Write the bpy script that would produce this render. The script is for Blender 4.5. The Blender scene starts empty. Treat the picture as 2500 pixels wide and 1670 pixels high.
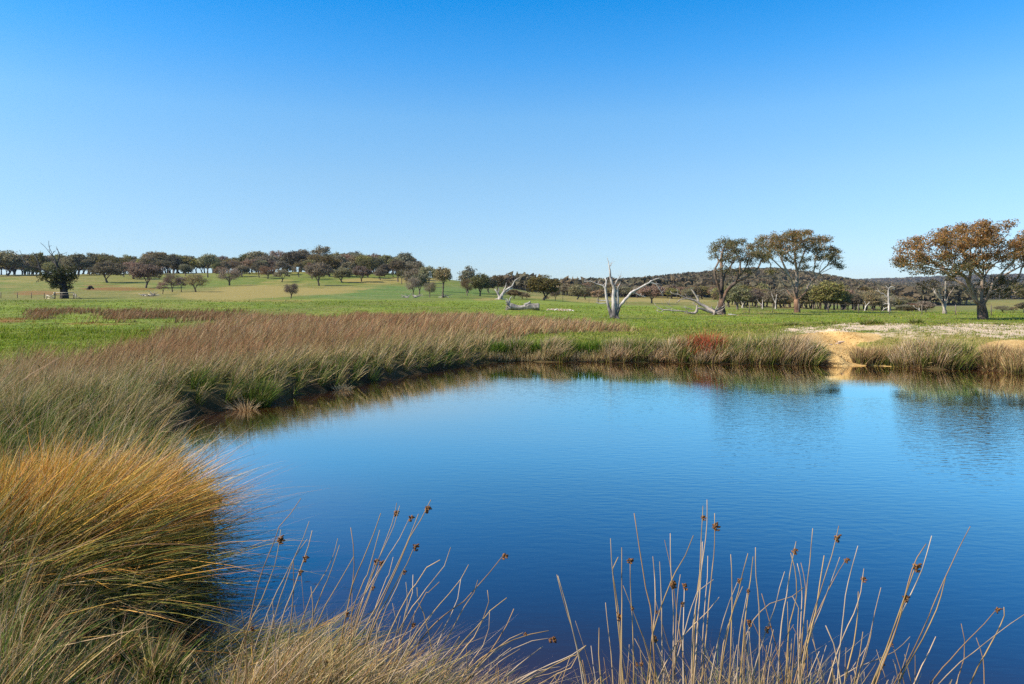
import bpy, math, random
import numpy as np
from mathutils import Vector

random.seed(7)
RNG = np.random.default_rng(11)
scene = bpy.context.scene
COL = scene.collection

# ------------------------------------------------------------------ camera
F, CX, HY, EYE = 1750.0, 1250.0, 735.0, 3.0        # focal length and horizon in photograph pixels
cam_d = bpy.data.cameras.new('camera')
cam_d.sensor_width = 36.0
cam_d.lens = 36.0 * F / 2500.0
cam_d.shift_y = -(835.0 - HY) / 2500.0
cam_d.clip_start = 0.1
cam_d.clip_end = 20000.0
cam = bpy.data.objects.new('camera', cam_d)
cam.location = (0, 0, EYE)
cam.rotation_euler = (math.radians(90), 0, 0)
COL.objects.link(cam)
scene.camera = cam

# ------------------------------------------------------------------ sky and sun
SUN_DIR = Vector((-0.83, -0.24, 0.70)).normalized()   # towards the sun
SUN_EL = math.asin(SUN_DIR.z)
SUN_AZ = math.atan2(SUN_DIR.x, SUN_DIR.y)
world = bpy.data.worlds.new("World")
scene.world = world
world.use_nodes = True
wt = world.node_tree
wt.nodes.clear()
wo = wt.nodes.new('ShaderNodeOutputWorld')
bg = wt.nodes.new('ShaderNodeBackground')
bg.inputs['Strength'].default_value = 0.12
sky = wt.nodes.new('ShaderNodeTexSky')
sky.sky_type = 'NISHITA'
sky.sun_disc = False
sky.sun_elevation = SUN_EL
sky.sun_rotation = SUN_AZ
sky.altitude = 600
sky.air_density = 1.0
sky.dust_density = 0.6
sky.ozone_density = 2.0
# clean country air: tint of the sky by height above the horizon
tc = wt.nodes.new('ShaderNodeTexCoord')
sp = wt.nodes.new('ShaderNodeSeparateXYZ')
ramp = wt.nodes.new('ShaderNodeValToRGB')
mul = wt.nodes.new('ShaderNodeMix'); mul.data_type = 'RGBA'; mul.blend_type = 'MULTIPLY'
mul.inputs[0].default_value = 1.0
SKY_TINT = [(0.0, (0.61, 0.68, 0.84)), (0.085, (0.61, 0.73, 0.84)), (0.166, (0.64, 0.83, 0.90)), (0.245, (0.54, 0.90, 1.04)),
            (0.319, (0.23, 0.83, 1.18)), (0.387, (0.03, 0.75, 1.22)), (0.50, (0.12, 0.70, 1.10)), (1.0, (0.45, 0.68, 0.90))]
cr = ramp.color_ramp
cr.elements[0].position = SKY_TINT[0][0]; cr.elements[0].color = SKY_TINT[0][1] + (1,)
cr.elements[1].position = SKY_TINT[-1][0]; cr.elements[1].color = SKY_TINT[-1][1] + (1,)
for p_, c_ in SKY_TINT[1:-1]:
    e = cr.elements.new(p_); e.color = c_ + (1,)
wt.links.new(tc.outputs['Generated'], sp.inputs[0])
wt.links.new(sp.outputs['Z'], ramp.inputs['Fac'])
wt.links.new(sky.outputs[0], mul.inputs[6])
wt.links.new(ramp.outputs['Color'], mul.inputs[7])
wt.links.new(mul.outputs[2], bg.inputs['Color'])
wt.links.new(bg.outputs[0], wo.inputs['Surface'])

sun_d = bpy.data.lights.new('sun', 'SUN')
sun_d.energy = 5.0
sun_d.angle = math.radians(0.5)
sun_d.color = (1.0, 0.91, 0.77)
sun = bpy.data.objects.new('sun', sun_d)
sun.rotation_euler = (-SUN_DIR).to_track_quat('-Z', 'Y').to_euler()
sun.location = (0, 0, 60)
COL.objects.link(sun)

scene.view_settings.view_transform = 'Standard'
scene.view_settings.look = 'None'
scene.view_settings.exposure = 0.72
scene.view_settings.gamma = 1.0
scene.view_settings.use_curve_mapping = False
scene.cycles.max_bounces = 6
scene.cycles.diffuse_bounces = 2
scene.cycles.glossy_bounces = 3
scene.cycles.transmission_bounces = 3
scene.cycles.use_denoising = False
try:
    scene.cycles.denoiser = 'OPENIMAGEDENOISE'
    scene.cycles.denoising_prefilter = 'ACCURATE'
except Exception:
    pass

# ------------------------------------------------------------------ helpers
def tag(o, label=None, cat=None, group=None, kind=None):
    if label: o['label'] = label
    if cat: o['category'] = cat
    if group: o['group'] = group
    if kind: o['kind'] = kind
    return o

def mesh_obj(name, verts, tris=None, mat=None, parent=None, col=None, quads=None, smooth=False, link=True):
    """One mesh object from numpy arrays."""
    me = bpy.data.meshes.new(name)
    verts = np.asarray(verts, dtype=np.float32)
    tris = np.zeros((0, 3), np.int32) if tris is None or len(tris) == 0 else np.asarray(tris, np.int32)
    quads = np.zeros((0, 4), np.int32) if quads is None or len(quads) == 0 else np.asarray(quads, np.int32)
    me.vertices.add(len(verts))
    me.vertices.foreach_set('co', verts.ravel())
    nl = len(tris) * 3 + len(quads) * 4
    me.loops.add(nl)
    me.loops.foreach_set('vertex_index', np.concatenate([tris.ravel(), quads.ravel()]).astype(np.int32))
    npoly = len(tris) + len(quads)
    me.polygons.add(npoly)
    start = np.concatenate([np.arange(len(tris)) * 3, len(tris) * 3 + np.arange(len(quads)) * 4]).astype(np.int32)
    me.polygons.foreach_set('loop_start', start)
    if smooth:
        me.polygons.foreach_set('use_smooth', np.ones(npoly, bool))
    me.update(calc_edges=True)
    if col is not None:
        a = me.color_attributes.new('Col', 'FLOAT_COLOR', 'POINT')
        c = np.ones((len(verts), 4), np.float32)
        c[:, :3] = np.asarray(col, np.float32)[:, :3]
        a.data.foreach_set('color', c.ravel())
    if mat is not None:
        me.materials.append(mat)
    o = bpy.data.objects.new(name, me)
    if link:
        COL.objects.link(o)
    if parent is not None:
        o.parent = parent
    return o

def empty(name, loc=(0, 0, 0), rz=0.0):
    o = bpy.data.objects.new(name, None)
    o.location = loc
    o.rotation_euler = (0, 0, rz)
    o.empty_display_size = 0.3
    COL.objects.link(o)
    return o

class Geo:
    """Collects vertices, triangles, quads and colours."""
    def __init__(self):
        self.v, self.t, self.q, self.c, self.n = [], [], [], [], 0
    def add(self, v, t=None, q=None, c=None):
        v = np.asarray(v, float)
        if t is not None and len(t): self.t.append(np.asarray(t, int) + self.n)
        if q is not None and len(q): self.q.append(np.asarray(q, int) + self.n)
        self.v.append(v)
        if c is None: c = (0.5, 0.5, 0.5)
        c = np.asarray(c, float)
        if c.ndim == 1: c = np.tile(c[:3], (len(v), 1))
        self.c.append(c[:, :3])
        self.n += len(v)
    def build(self, name, mat, parent=None, smooth=False, link=True):
        return mesh_obj(name, np.concatenate(self.v), np.concatenate(self.t) if self.t else None, mat, parent,
                        np.concatenate(self.c), np.concatenate(self.q) if self.q else None, smooth, link)

def smooth01(x, a, b):
    t = np.clip((np.asarray(x, float) - a) / (b - a), 0, 1)
    return t * t * (3 - 2 * t)

class Noise:
    """Cheap tiling value noise."""
    def __init__(self, seed):
        self.g = np.random.default_rng(seed).random((256, 256))
    def one(self, x, y):
        xi, yi = np.floor(x).astype(int), np.floor(y).astype(int)
        fx, fy = x - xi, y - yi
        fx, fy = fx * fx * (3 - 2 * fx), fy * fy * (3 - 2 * fy)
        g = self.g
        a = g[xi & 255, yi & 255]; b = g[(xi + 1) & 255, yi & 255]
        c = g[xi & 255, (yi + 1) & 255]; d = g[(xi + 1) & 255, (yi + 1) & 255]
        return (a * (1 - fx) + b * fx) * (1 - fy) + (c * (1 - fx) + d * fx) * fy
    def __call__(self, x, y, scale=1.0, octs=3):
        x = np.asarray(x, float) / scale; y = np.asarray(y, float) / scale
        s, amp, tot = 0.0, 1.0, 0.0
        for k in range(octs):
            s = s + amp * self.one(x * 2 ** k + 17.3 * k, y * 2 ** k + 5.1 * k)
            tot += amp; amp *= 0.5
        return s / tot
NZ = Noise(3); NZ2 = Noise(9)

def new_mat(name):
    m = bpy.data.materials.new(name)
    m.use_nodes = True
    t = m.node_tree
    t.nodes.clear()
    return m, t

def N(t, kind, **kw):
    n = t.nodes.new(kind)
    for k, v in kw.items():
        if isinstance(k, str) and k.startswith('_'):
            setattr(n, k[1:], v)
        else:
            n.inputs[k].default_value = v
    return n

def mixc(t, fac, a, b, mode='MIX'):
    m = t.nodes.new('ShaderNodeMix'); m.data_type = 'RGBA'; m.blend_type = mode
    for sock, val in ((0, fac), (6, a), (7, b)):
        if isinstance(val, (int, float)):
            m.inputs[sock].default_value = val
        elif isinstance(val, tuple):
            m.inputs[sock].default_value = val + (1,) if len(val) == 3 else val
        else:
            t.links.new(val, m.inputs[sock])
    return m.outputs[2]

def mathn(t, op, a, b=None, c=None, clamp=False):
    m = t.nodes.new('ShaderNodeMath'); m.operation = op; m.use_clamp = clamp
    for i, val in enumerate((a, b, c)):
        if val is None: continue
        if isinstance(val, (int, float)): m.inputs[i].default_value = val
        else: t.links.new(val, m.inputs[i])
    return m.outputs[0]

def noise_n(t, scale, detail=4, rough=0.6, vec=None, dist=0.0):
    n = t.nodes.new('ShaderNodeTexNoise')
    n.inputs['Scale'].default_value = scale
    n.inputs['Detail'].default_value = detail
    n.inputs['Roughness'].default_value = rough
    n.inputs['Distortion'].default_value = dist
    if vec is not None: t.links.new(vec, n.inputs['Vector'])
    return n.outputs['Fac']

def maprange(t, v, a, b, c=0.0, d=1.0):
    m = t.nodes.new('ShaderNodeMapRange'); m.interpolation_type = 'SMOOTHSTEP'
    t.links.new(v, m.inputs['Value'])
    for k, x in (('From Min', a), ('From Max', b), ('To Min', c), ('To Max', d)):
        m.inputs[k].default_value = x
    return m.outputs[0]

def mat_plant(name, trans=0.3, rough=0.6, spec=0.25, vary=0.0):
    """Leaves and blades: vertex colour, part of the light passes through."""
    m, t = new_mat(name)
    a = N(t, 'ShaderNodeAttribute', _attribute_name='Col')
    col = a.outputs['Color']
    if vary > 0:
        oi = t.nodes.new('ShaderNodeObjectInfo')
        h = t.nodes.new('ShaderNodeHueSaturation')
        t.links.new(maprange(t, oi.outputs['Random'], 0, 1, 0.5 - 0.03 * vary, 0.5 + 0.025 * vary), h.inputs['Hue'])
        r2 = mathn(t, 'FRACT', mathn(t, 'MULTIPLY', oi.outputs['Random'], 7.31))
        t.links.new(maprange(t, r2, 0, 1, 1 - 0.35 * vary, 1 + 0.35 * vary), h.inputs['Value'])
        r3 = mathn(t, 'FRACT', mathn(t, 'MULTIPLY', oi.outputs['Random'], 13.7))
        t.links.new(maprange(t, r3, 0, 1, 1 - 0.3 * vary, 1 + 0.15 * vary), h.inputs['Saturation'])
        t.links.new(col, h.inputs['Color'])
        col = h.outputs[0]
    p = N(t, 'ShaderNodeBsdfPrincipled')
    p.inputs['Roughness'].default_value = rough
    p.inputs['Specular IOR Level'].default_value = spec
    t.links.new(col, p.inputs['Base Color'])
    tr = t.nodes.new('ShaderNodeBsdfTranslucent')
    t.links.new(col, tr.inputs['Color'])
    mx = t.nodes.new('ShaderNodeMixShader'); mx.inputs[0].default_value = trans
    o = t.nodes.new('ShaderNodeOutputMaterial')
    t.links.new(p.outputs[0], mx.inputs[1]); t.links.new(tr.outputs[0], mx.inputs[2])
    t.links.new(mx.outputs[0], o.inputs['Surface'])
    return m

def mat_bark(name, streak=0.5, bump=0.02):
    m, t = new_mat(name)
    a = N(t, 'ShaderNodeAttribute', _attribute_name='Col')
    g = t.nodes.new('ShaderNodeNewGeometry')
    mp = t.nodes.new('ShaderNodeMapping'); mp.inputs['Scale'].default_value = (5, 5, 0.9)
    t.links.new(g.outputs['Position'], mp.inputs[0])
    n1 = noise_n(t, 1.3, 6, 0.65, mp.outputs[0], 0.4)
    n2 = noise_n(t, 0.9, 3, 0.5, g.outputs['Position'])
    v = mathn(t, 'ADD', mathn(t, 'MULTIPLY', n1, 1.0), mathn(t, 'MULTIPLY', n2, 0.8))
    f = maprange(t, v, 0.65, 1.15, 1 - streak, 1 + streak * 0.55)
    cmb = t.nodes.new('ShaderNodeCombineColor')
    for k in range(3): t.links.new(f, cmb.inputs[k])
    col = mixc(t, 1.0, a.outputs['Color'], cmb.outputs[0], 'MULTIPLY')
    p = N(t, 'ShaderNodeBsdfPrincipled')
    p.inputs['Roughness'].default_value = 0.85
    p.inputs['Specular IOR Level'].default_value = 0.2
    b = t.nodes.new('ShaderNodeBump'); b.inputs['Strength'].default_value = 0.7; b.inputs['Distance'].default_value = bump
    t.links.new(n1, b.inputs['Height']); t.links.new(b.outputs[0], p.inputs['Normal'])
    t.links.new(col, p.inputs['Base Color'])
    o = t.nodes.new('ShaderNodeOutputMaterial'); t.links.new(p.outputs[0], o.inputs['Surface'])
    return m

# ------------------------------------------------------------------ pond outline (metres)
SHORE = np.array([
    (-0.4, 4.25), (-1.5, 4.7), (-2.5, 5.4), (-3.3, 6.5), (-3.65, 7.4), (-3.65, 8.4), (-3.9, 9.6), (-4.6, 11.0), (-5.9, 12.6), (-6.9, 14.2),
    (-7.9, 16.2), (-8.5, 17.6), (-8.35, 19.0), (-7.7, 20.2), (-7.1, 20.6), (-7.0, 21.8), (-6.7, 23.1), (-5.9, 24.3), (-5.6, 25.6),
    (-4.8, 27.4), (-4.4, 28.9), (-3.4, 30.8), (-2.2, 33.0), (-1.5, 34.6), (0.2, 35.6), (2.0, 35.3), (5.2, 35.2), (7.4, 35.1), (7.9, 34.7),
    (10.3, 34.4), (12.5, 33.9), (14.3, 33.5), (15.4, 33.0), (16.0, 33.3), (17.2, 33.2), (17.7, 32.4), (18.6, 31.6), (20.3, 31.3), (20.9, 29.9), (23.5, 28.0),
    (26.0, 23.0), (27.0, 15.0), (22.0, 8.0), (12.0, 4.2), (6.0, 3.5), (3.0, 3.6), (1.2, 3.9)], float)

def shore_dist(x, y):
    """Signed distance to the pond outline: negative in the water."""
    x = np.asarray(x, float); y = np.asarray(y, float)
    best = np.full(x.shape, 1e9)
    inside = np.zeros(x.shape, bool)
    P = SHORE; Q = np.roll(SHORE, -1, axis=0)
    for (ax, ay), (bx, by) in zip(P, Q):
        dx, dy = bx - ax, by - ay
        t = np.clip(((x - ax) * dx + (y - ay) * dy) / (dx * dx + dy * dy), 0, 1)
        d = (x - ax - t * dx) ** 2 + (y - ay - t * dy) ** 2
        best = np.minimum(best, d)
        cond = ((ay > y) != (by > y))
        xi = (bx - ax) * (y - ay) / (by - ay if by != ay else 1e-9) + ax
        inside ^= cond & (x < xi)
    d = np.sqrt(best)
    return np.where(inside, -d, d)

# ------------------------------------------------------------------ terrain heights
# rows: distance; columns: azimuth as photograph column.  Values below are heights, or ('p', y) = height seen at photograph row y
T_PX = [-900, 0, 500, 900, 1200, 1350, 1500, 1650, 1900, 2050, 2200, 2500, 3400]
p = lambda y: ('p', y)
T = {
    0:    [1.45] * 13,
    10:   [0.9] * 5 + [0.9] * 8,
    20:   [0.6, 0.6, 0.6, 0.6, 0.6, 0.6, 0.6, 0.6, 0.6, 0.7, 0.8, 0.8, 0.8],
    35:   [0.7, 0.7, 0.7, 0.7, 0.7, 0.7, 0.75, 0.9, 1.15, 1.05, 1.35, 1.2, 1.2],
    41:   [0.8, 0.8, 0.8, 0.8, 0.8, 0.8, 0.85, 1.0, 1.45, 1.6, 1.66, 1.62, 1.5],
    46:   [0.85, 0.85, 0.85, 0.85, 0.85, 0.85, 0.9, 1.1, 1.5, 1.65, 1.65, 1.6, 1.45],
    55:   [1.0, 1.0, 1.0, 1.0, 0.95, 0.95, 1.0, 1.0, 1.15, 1.2, 1.2, 1.2, 1.15],
    75:   [1.5, 1.5, 1.5, 1.5, 1.5, 1.4, 1.2, 1.05, 1.0, 1.0, 0.98, 1.0, 1.0],
    100:  [2.4, 2.35, 2.35, 2.35, 2.2, 1.95, 1.7, 1.35, 1.3, 1.2, 1.15, 1.1, 1.1],
    120:  [p(733), p(734), p(734), p(736), p(741), p(747), p(748), p(751), p(758), p(759), p(760), p(761), p(761)],
    160:  [p(722), p(723), p(724), p(727), p(731), p(739), p(744), p(748), p(757), p(758), p(761), p(763), p(764)],
    200:  [p(710), p(712), p(714), p(716), p(722), p(734), p(740), p(745), p(755), p(757), p(764), p(763), p(764)],
    300:  [p(684), p(688), p(694), p(692), p(704), p(730), p(734), p(737), p(747), p(752), p(762), p(758), p(758)],
    400:  [p(673), p(671), p(667), p(661), p(694), p(726), p(728), p(731), p(740), p(748), p(755), p(752), p(750)],
    470:  [p(674), p(672), p(667), p(661), p(696), p(725), p(724), p(724), p(733), p(742), p(748), p(746), p(745)],
    600:  [p(684), p(684), p(684), p(684), p(714), p(724), p(718), p(708), p(716), p(728), p(738), p(738), p(738)],
    900:  [p(700), p(700), p(700), p(700), p(716), p(715), p(709), p(692), p(667), p(700), p(726), p(728), p(728)],
    1050: [p(704), p(704), p(704), p(704), p(714), p(711), p(706), p(688), p(667), p(697), p(722), p(724), p(724)],
    1400: [p(712), p(712), p(712), p(712), p(718), p(718), p(706), p(692), p(676), p(698), p(716), p(716), p(716)],
    2100: [p(716), p(716), p(716), p(716), p(720), p(718), p(712), p(704), p(696), p(698), p(699), p(700), p(694)],
    2600: [p(722), p(722), p(722), p(722), p(722), p(722), p(716), p(708), p(704), p(703), p(704), p(702), p(690)],
    3800: [p(728), p(728), p(728), p(728), p(728), p(724), p(716), p(706), p(698), p(692), p(686), p(675), p(672)],
    4600: [p(732)] * 5 + [p(728), p(720), p(712), p(704), p(696), p(690), p(682), p(680)],
    9000: [p(735)] * 13,
}
_rows = sorted(T)
_A = np.array([[(EYE - (v[1] - HY) / F * r) if isinstance(v, tuple) else v for v in T[r]] for r in _rows], float)
_lr = np.log(np.array(_rows, float) + 12)
GX = np.linspace(-900, 3400, 216); GL = np.linspace(_lr[0], _lr[-1], 420)
_B = np.array([np.interp(GL, _lr, _A[:, j]) for j in range(_A.shape[1])]).T
_C = np.array([np.interp(GX, T_PX, row) for row in _B])
def _blur(a, s, axis):
    k = np.exp(-0.5 * (np.arange(-3 * s, 3 * s + 1) / s) ** 2); k /= k.sum()
    pad = [(0, 0), (0, 0)]; pad[axis] = (3 * s, 3 * s)
    return np.apply_along_axis(lambda m: np.convolve(m, k, 'valid'), axis, np.pad(a, pad, mode='edge'))
_C = _blur(_blur(_C, 2, 0), 4, 1)

def base_height(x, y):
    r = np.hypot(x, y)
    th = np.abs(np.arctan2(x, y))
    lim = math.radians(50)
    the = np.clip(th, 0, lim)
    px = CX + F * np.tan(the) * np.sign(x)
    Y = r * np.cos(the)
    px = np.clip(px, -900, 3399.9); L = np.clip(np.log(Y + 12), _lr[0], _lr[-1] - 1e-6)
    fi = (px - GX[0]) / (GX[1] - GX[0]); fj = (L - GL[0]) / (GL[1] - GL[0])
    i = np.clip(fi.astype(int), 0, len(GX) - 2); j = np.clip(fj.astype(int), 0, len(GL) - 2)
    fi -= i; fj -= j
    return (_C[j, i] * (1 - fi) + _C[j, i + 1] * fi) * (1 - fj) + (_C[j + 1, i] * (1 - fi) + _C[j + 1, i + 1] * fi) * fj

def height(x, y):
    x = np.atleast_1d(np.asarray(x, float)); y = np.atleast_1d(np.asarray(y, float))
    z = base_height(x, y)
    r = np.hypot(x, y)
    amp = 0.09 * smooth01(r, 2, 12) + 0.25 * smooth01(r, 120, 400)
    z = z + (NZ(x, y, 3.1, 2) - 0.5) * 2 * amp * (1 - smooth01(r, 60, 200)) + (NZ2(x, y, 26, 2) - 0.5) * 2 * amp * 1.2
    near = r < 140
    d = np.full(x.shape, 9000.0)
    if near.any():
        d[near] = shore_dist(x[near], y[near])
    wob = (NZ2(x, y, 0.9, 2) - 0.5) * 0.5
    dd = d + wob
    ramp_w = smooth01(x, 15.2, 15.9) * (1 - smooth01(x, 17.4, 18.1)) * smooth01(y, 28, 31)      # the clay beach
    rough_b = 0.16 + 0.30 * smooth01(d, 0.15, 0.5) + 0.16 * np.clip(d - 0.4, 0, 1e5)
    bank = 0.02 + rough_b * smooth01(dd, -0.06, 0.22)
    bank_r = 0.03 + 0.17 * np.clip(dd, 0, 1e5)
    bank = bank * (1 - ramp_w) + bank_r * ramp_w
    k = 0.15
    h = np.clip(0.5 + 0.5 * (z - bank) / k, 0, 1)
    zl = z * (1 - h) + bank * h - k * h * (1 - h)
    zw = -0.05 - 0.9 * smooth01(-dd, 0, 3.0)
    return np.where(dd > 0, np.maximum(zl, 0.02), zw)

def h1(x, y):
    return float(height([x], [y])[0])

def at(px, Y):
    """Ground point at photograph column px and distance Y."""
    x = (px - CX) / F * Y
    return np.array([x, Y, h1(x, Y)])

def hit(px, py, lo=36.0, hi=4500.0):
    """Where the sight line through photograph pixel (px, py) first meets the ground."""
    Y = np.exp(np.linspace(math.log(lo), math.log(hi), 900))
    x = (px - CX) / F * Y
    z = height(x, Y)
    ray = EYE - (py - HY) / F * Y
    k = np.nonzero(z >= ray)[0]
    i = k[0] if len(k) else int(np.argmin(np.abs(z - ray)))
    return np.array([x[i], Y[i], z[i]])

# ------------------------------------------------------------------ ground sheet
def ellipses(px, py, items):
    """Soft union of ellipses given in photograph coordinates of the ground they lie on (cx, cy, rx, ry, strength)."""
    out = np.zeros(px.shape)
    for cx, cy, rx, ry, s in items:
        d = ((px - cx) / rx) ** 2 + ((py - cy) / ry) ** 2
        out = np.maximum(out, s * (1 - smooth01(d, 0.35, 1.5)))
    return out

def ground_paint(x, y, z):
    Yc = np.maximum(y, 1.0)
    px = CX + F * x / Yc; py = HY + F * (EYE - z) / Yc
    r = np.hypot(x, y)
    d = shore_dist(x, y)
    n1 = NZ(x, y, 9, 4); n2 = NZ2(x, y, 40, 3)
    green = np.array([0.135, 0.170, 0.022]); vivid = np.array([0.185, 0.240, 0.022]); olive = np.array([0.190, 0.172, 0.040])
    wood = np.array([0.120, 0.095, 0.055]); teal = np.array([0.110, 0.175, 0.032])
    c = np.zeros(x.shape + (3,))
    far = smooth01(r, 120, 175)[..., None]
    t = smooth01(n1, 0.35, 0.65)[..., None]
    near_c = vivid * (1 - t) + green * t
    t2 = smooth01(n2, 0.35, 0.65)[..., None]
    hill_c = olive * (1 - t2) + green * t2
    c = near_c * (1 - far) + hill_c * far
    plough = ellipses(px, py, [(905, 722, 170, 9, 1), (960, 706, 110, 9, 1), (1120, 712, 90, 14, .8)]) * (y > 120)
    c = c * (1 - plough[..., None]) + teal * plough[..., None]
    brite = ellipses(px, py, [(1240, 742, 260, 9, 1), (1500, 757, 300, 12, 1)]) * smooth01(y, 50, 70)
    c = c * (1 - brite[..., None]) + vivid * brite[..., None]
    wd = smooth01(r, 430, 520)
    fields = ellipses(px, py, [(2300, 733, 90, 8, 1), (2460, 745, 120, 14, 1), (2340, 729, 60, 4, 1), (1350, 716, 90, 8, .8)]) * (r > 300)
    wd = wd * (1 - fields)
    c = c * (1 - wd[..., None]) + wood * wd[..., None]
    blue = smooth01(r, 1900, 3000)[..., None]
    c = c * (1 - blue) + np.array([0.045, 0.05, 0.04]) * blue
    peat = np.array([0.045, 0.030, 0.014])
    reed = reed_mask(x, y)[..., None]
    c = c * (1 - 0.75 * reed) + (peat * 1.6) * 0.75 * reed
    edge = ((1 - smooth01(d, 0.15, 0.9)) * (r < 60))[..., None]
    c = c * (1 - edge) + np.array([0.022, 0.010, 0.005]) * edge
    bed = (d < 0.0)[..., None] * 1.0
    c = c * (1 - bed) + np.array([0.030, 0.012, 0.004]) * bed
    hillside = smooth01(y, 100, 125) * (1 - smooth01(r, 430, 520))
    dry = ellipses(px, py, [(625, 712, 110, 18, 1), (540, 722, 120, 13, 1), (740, 711, 140, 10, .9), (640, 735, 140, 4, 1), (830, 706, 70, 5, .8), (920, 686, 90, 8, 1), (1000, 684, 90, 9, .9),
                           (50, 672, 90, 7, .8), (60, 685, 120, 6, .55), (330, 698, 60, 5, .6), (390, 716, 90, 6, .5), (700, 690, 100, 8, .45), (860, 700, 100, 6, .5), (130, 700, 160, 22, .4)]) * hillside
    dry = np.maximum(dry, ellipses(px, py, [(1640, 728, 130, 12, .95), (1480, 733, 110, 7, .9), (1350, 726, 90, 5, .7), (1190, 731, 40, 4, .8), (1930, 747, 80, 7, .8), (1780, 742, 120, 6, .6)]) * hillside)
    dry = np.maximum(dry, 0.5 * fields)
    dry = np.maximum(dry, ellipses(px, py, [(1700, 812, 260, 16, .55), (1900, 800, 200, 12, .6), (1450, 800, 200, 12, .45), (2300, 835, 220, 34, .95)]) * (y < 70) * (y > 30))
    rust = ellipses(px, py, [(290, 706, 110, 5, 1), (250, 697, 60, 4, .7), (90, 716, 70, 8, .8), (110, 708, 120, 14, .35), (960, 687, 60, 3, .4)]) * hillside
    rust = np.maximum(rust, ellipses(px, py, [(25, 785, 45, 4, 1), (20, 778, 60, 3, 1), (200, 790, 60, 3.5, .9), (110, 789, 90, 3, .7), (270, 792, 70, 3, .7), (520, 774, 60, 3, .9), (95, 767, 60, 3, .6), (410, 812, 90, 3, .5)]) * (y > 24) * (y < 80))
    sand = ellipses(px, py, [(2130, 797, 130, 12, 1), (2420, 799, 190, 14, 1), (2280, 808, 160, 13, .9), (2000, 806, 110, 11, .9), (2220, 818, 220, 12, .85), (2470, 815, 120, 14, .95),
                            (1920, 789, 90, 6, .6), (2300, 832, 190, 14, .7), (1720, 795, 90, 5, .45)]) * (y < 70) * (y > 30)
    clay = ellipses(px, py, [(2050, 855, 42, 44, 1.1), (2045, 824, 120, 16, 1), (2470, 850, 90, 22, .95), (2400, 835, 90, 10, .5)]) * (y > 28) * (y < 50)
    clay = np.maximum(clay, smooth01(x, 15.2, 15.8) * (1 - smooth01(x, 17.4, 18.0)) * (y > 30) * (1 - smooth01(y, 38, 40)) * (y < 50))
    white = ellipses(px, py, [(1368, 756, 34, 2.6, 1), (435, 728, 26, 3, .5)]) * (y > 70) * (y < 170)
    return c, dry, np.maximum(sand, white), clay, rust, edge[..., 0]

def reed_mask(x, y):
    """1 where the rush bed grows (left bank and the strip past the head of the pond)."""
    Yc = np.maximum(y, 0.5)
    px = CX + F * x / Yc
    wob = (NZ(x, y, 5, 3) - 0.5) * 2
    xs = [-900, -300, 0, 150, 250, 330, 400, 500, 560, 700, 1100, 1250, 1400, 1500, 1560, 1620]
    hi = [18, 20, 22.5, 25.5, 29, 33, 40, 52, 62, 70, 70, 66, 60, 56, 50, 44]
    ymax = np.interp(px, xs, hi) * (1 + 0.13 * wob)
    ymin = np.interp(px, [-900, 1150, 1230, 1290, 1400, 1500, 1620], [0, 0, 30, 46, 47, 48, 47]) * (1 + 0.05 * wob)
    m = smooth01(ymax - y, -1.5, 2.5) * smooth01(y - ymin, -1.0, 1.5) * (px < 1610)
    band = smooth01(px, 40, 110) * (1 - smooth01(px, 560, 640)) * smooth01(y, 62 + 5 * wob, 67 + 5 * wob) * (1 - smooth01(y, 80 + 6 * wob, 88 + 6 * wob)) * smooth01(NZ2(x, y, 8, 2), 0.3, 0.5)
    thin = 0.18 * (1 - smooth01(ymax - y, -6, 1)) * 0
    m = np.maximum(np.maximum(m, band), thin)
    return m * (y > 0.2) * (x < 30)

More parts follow.
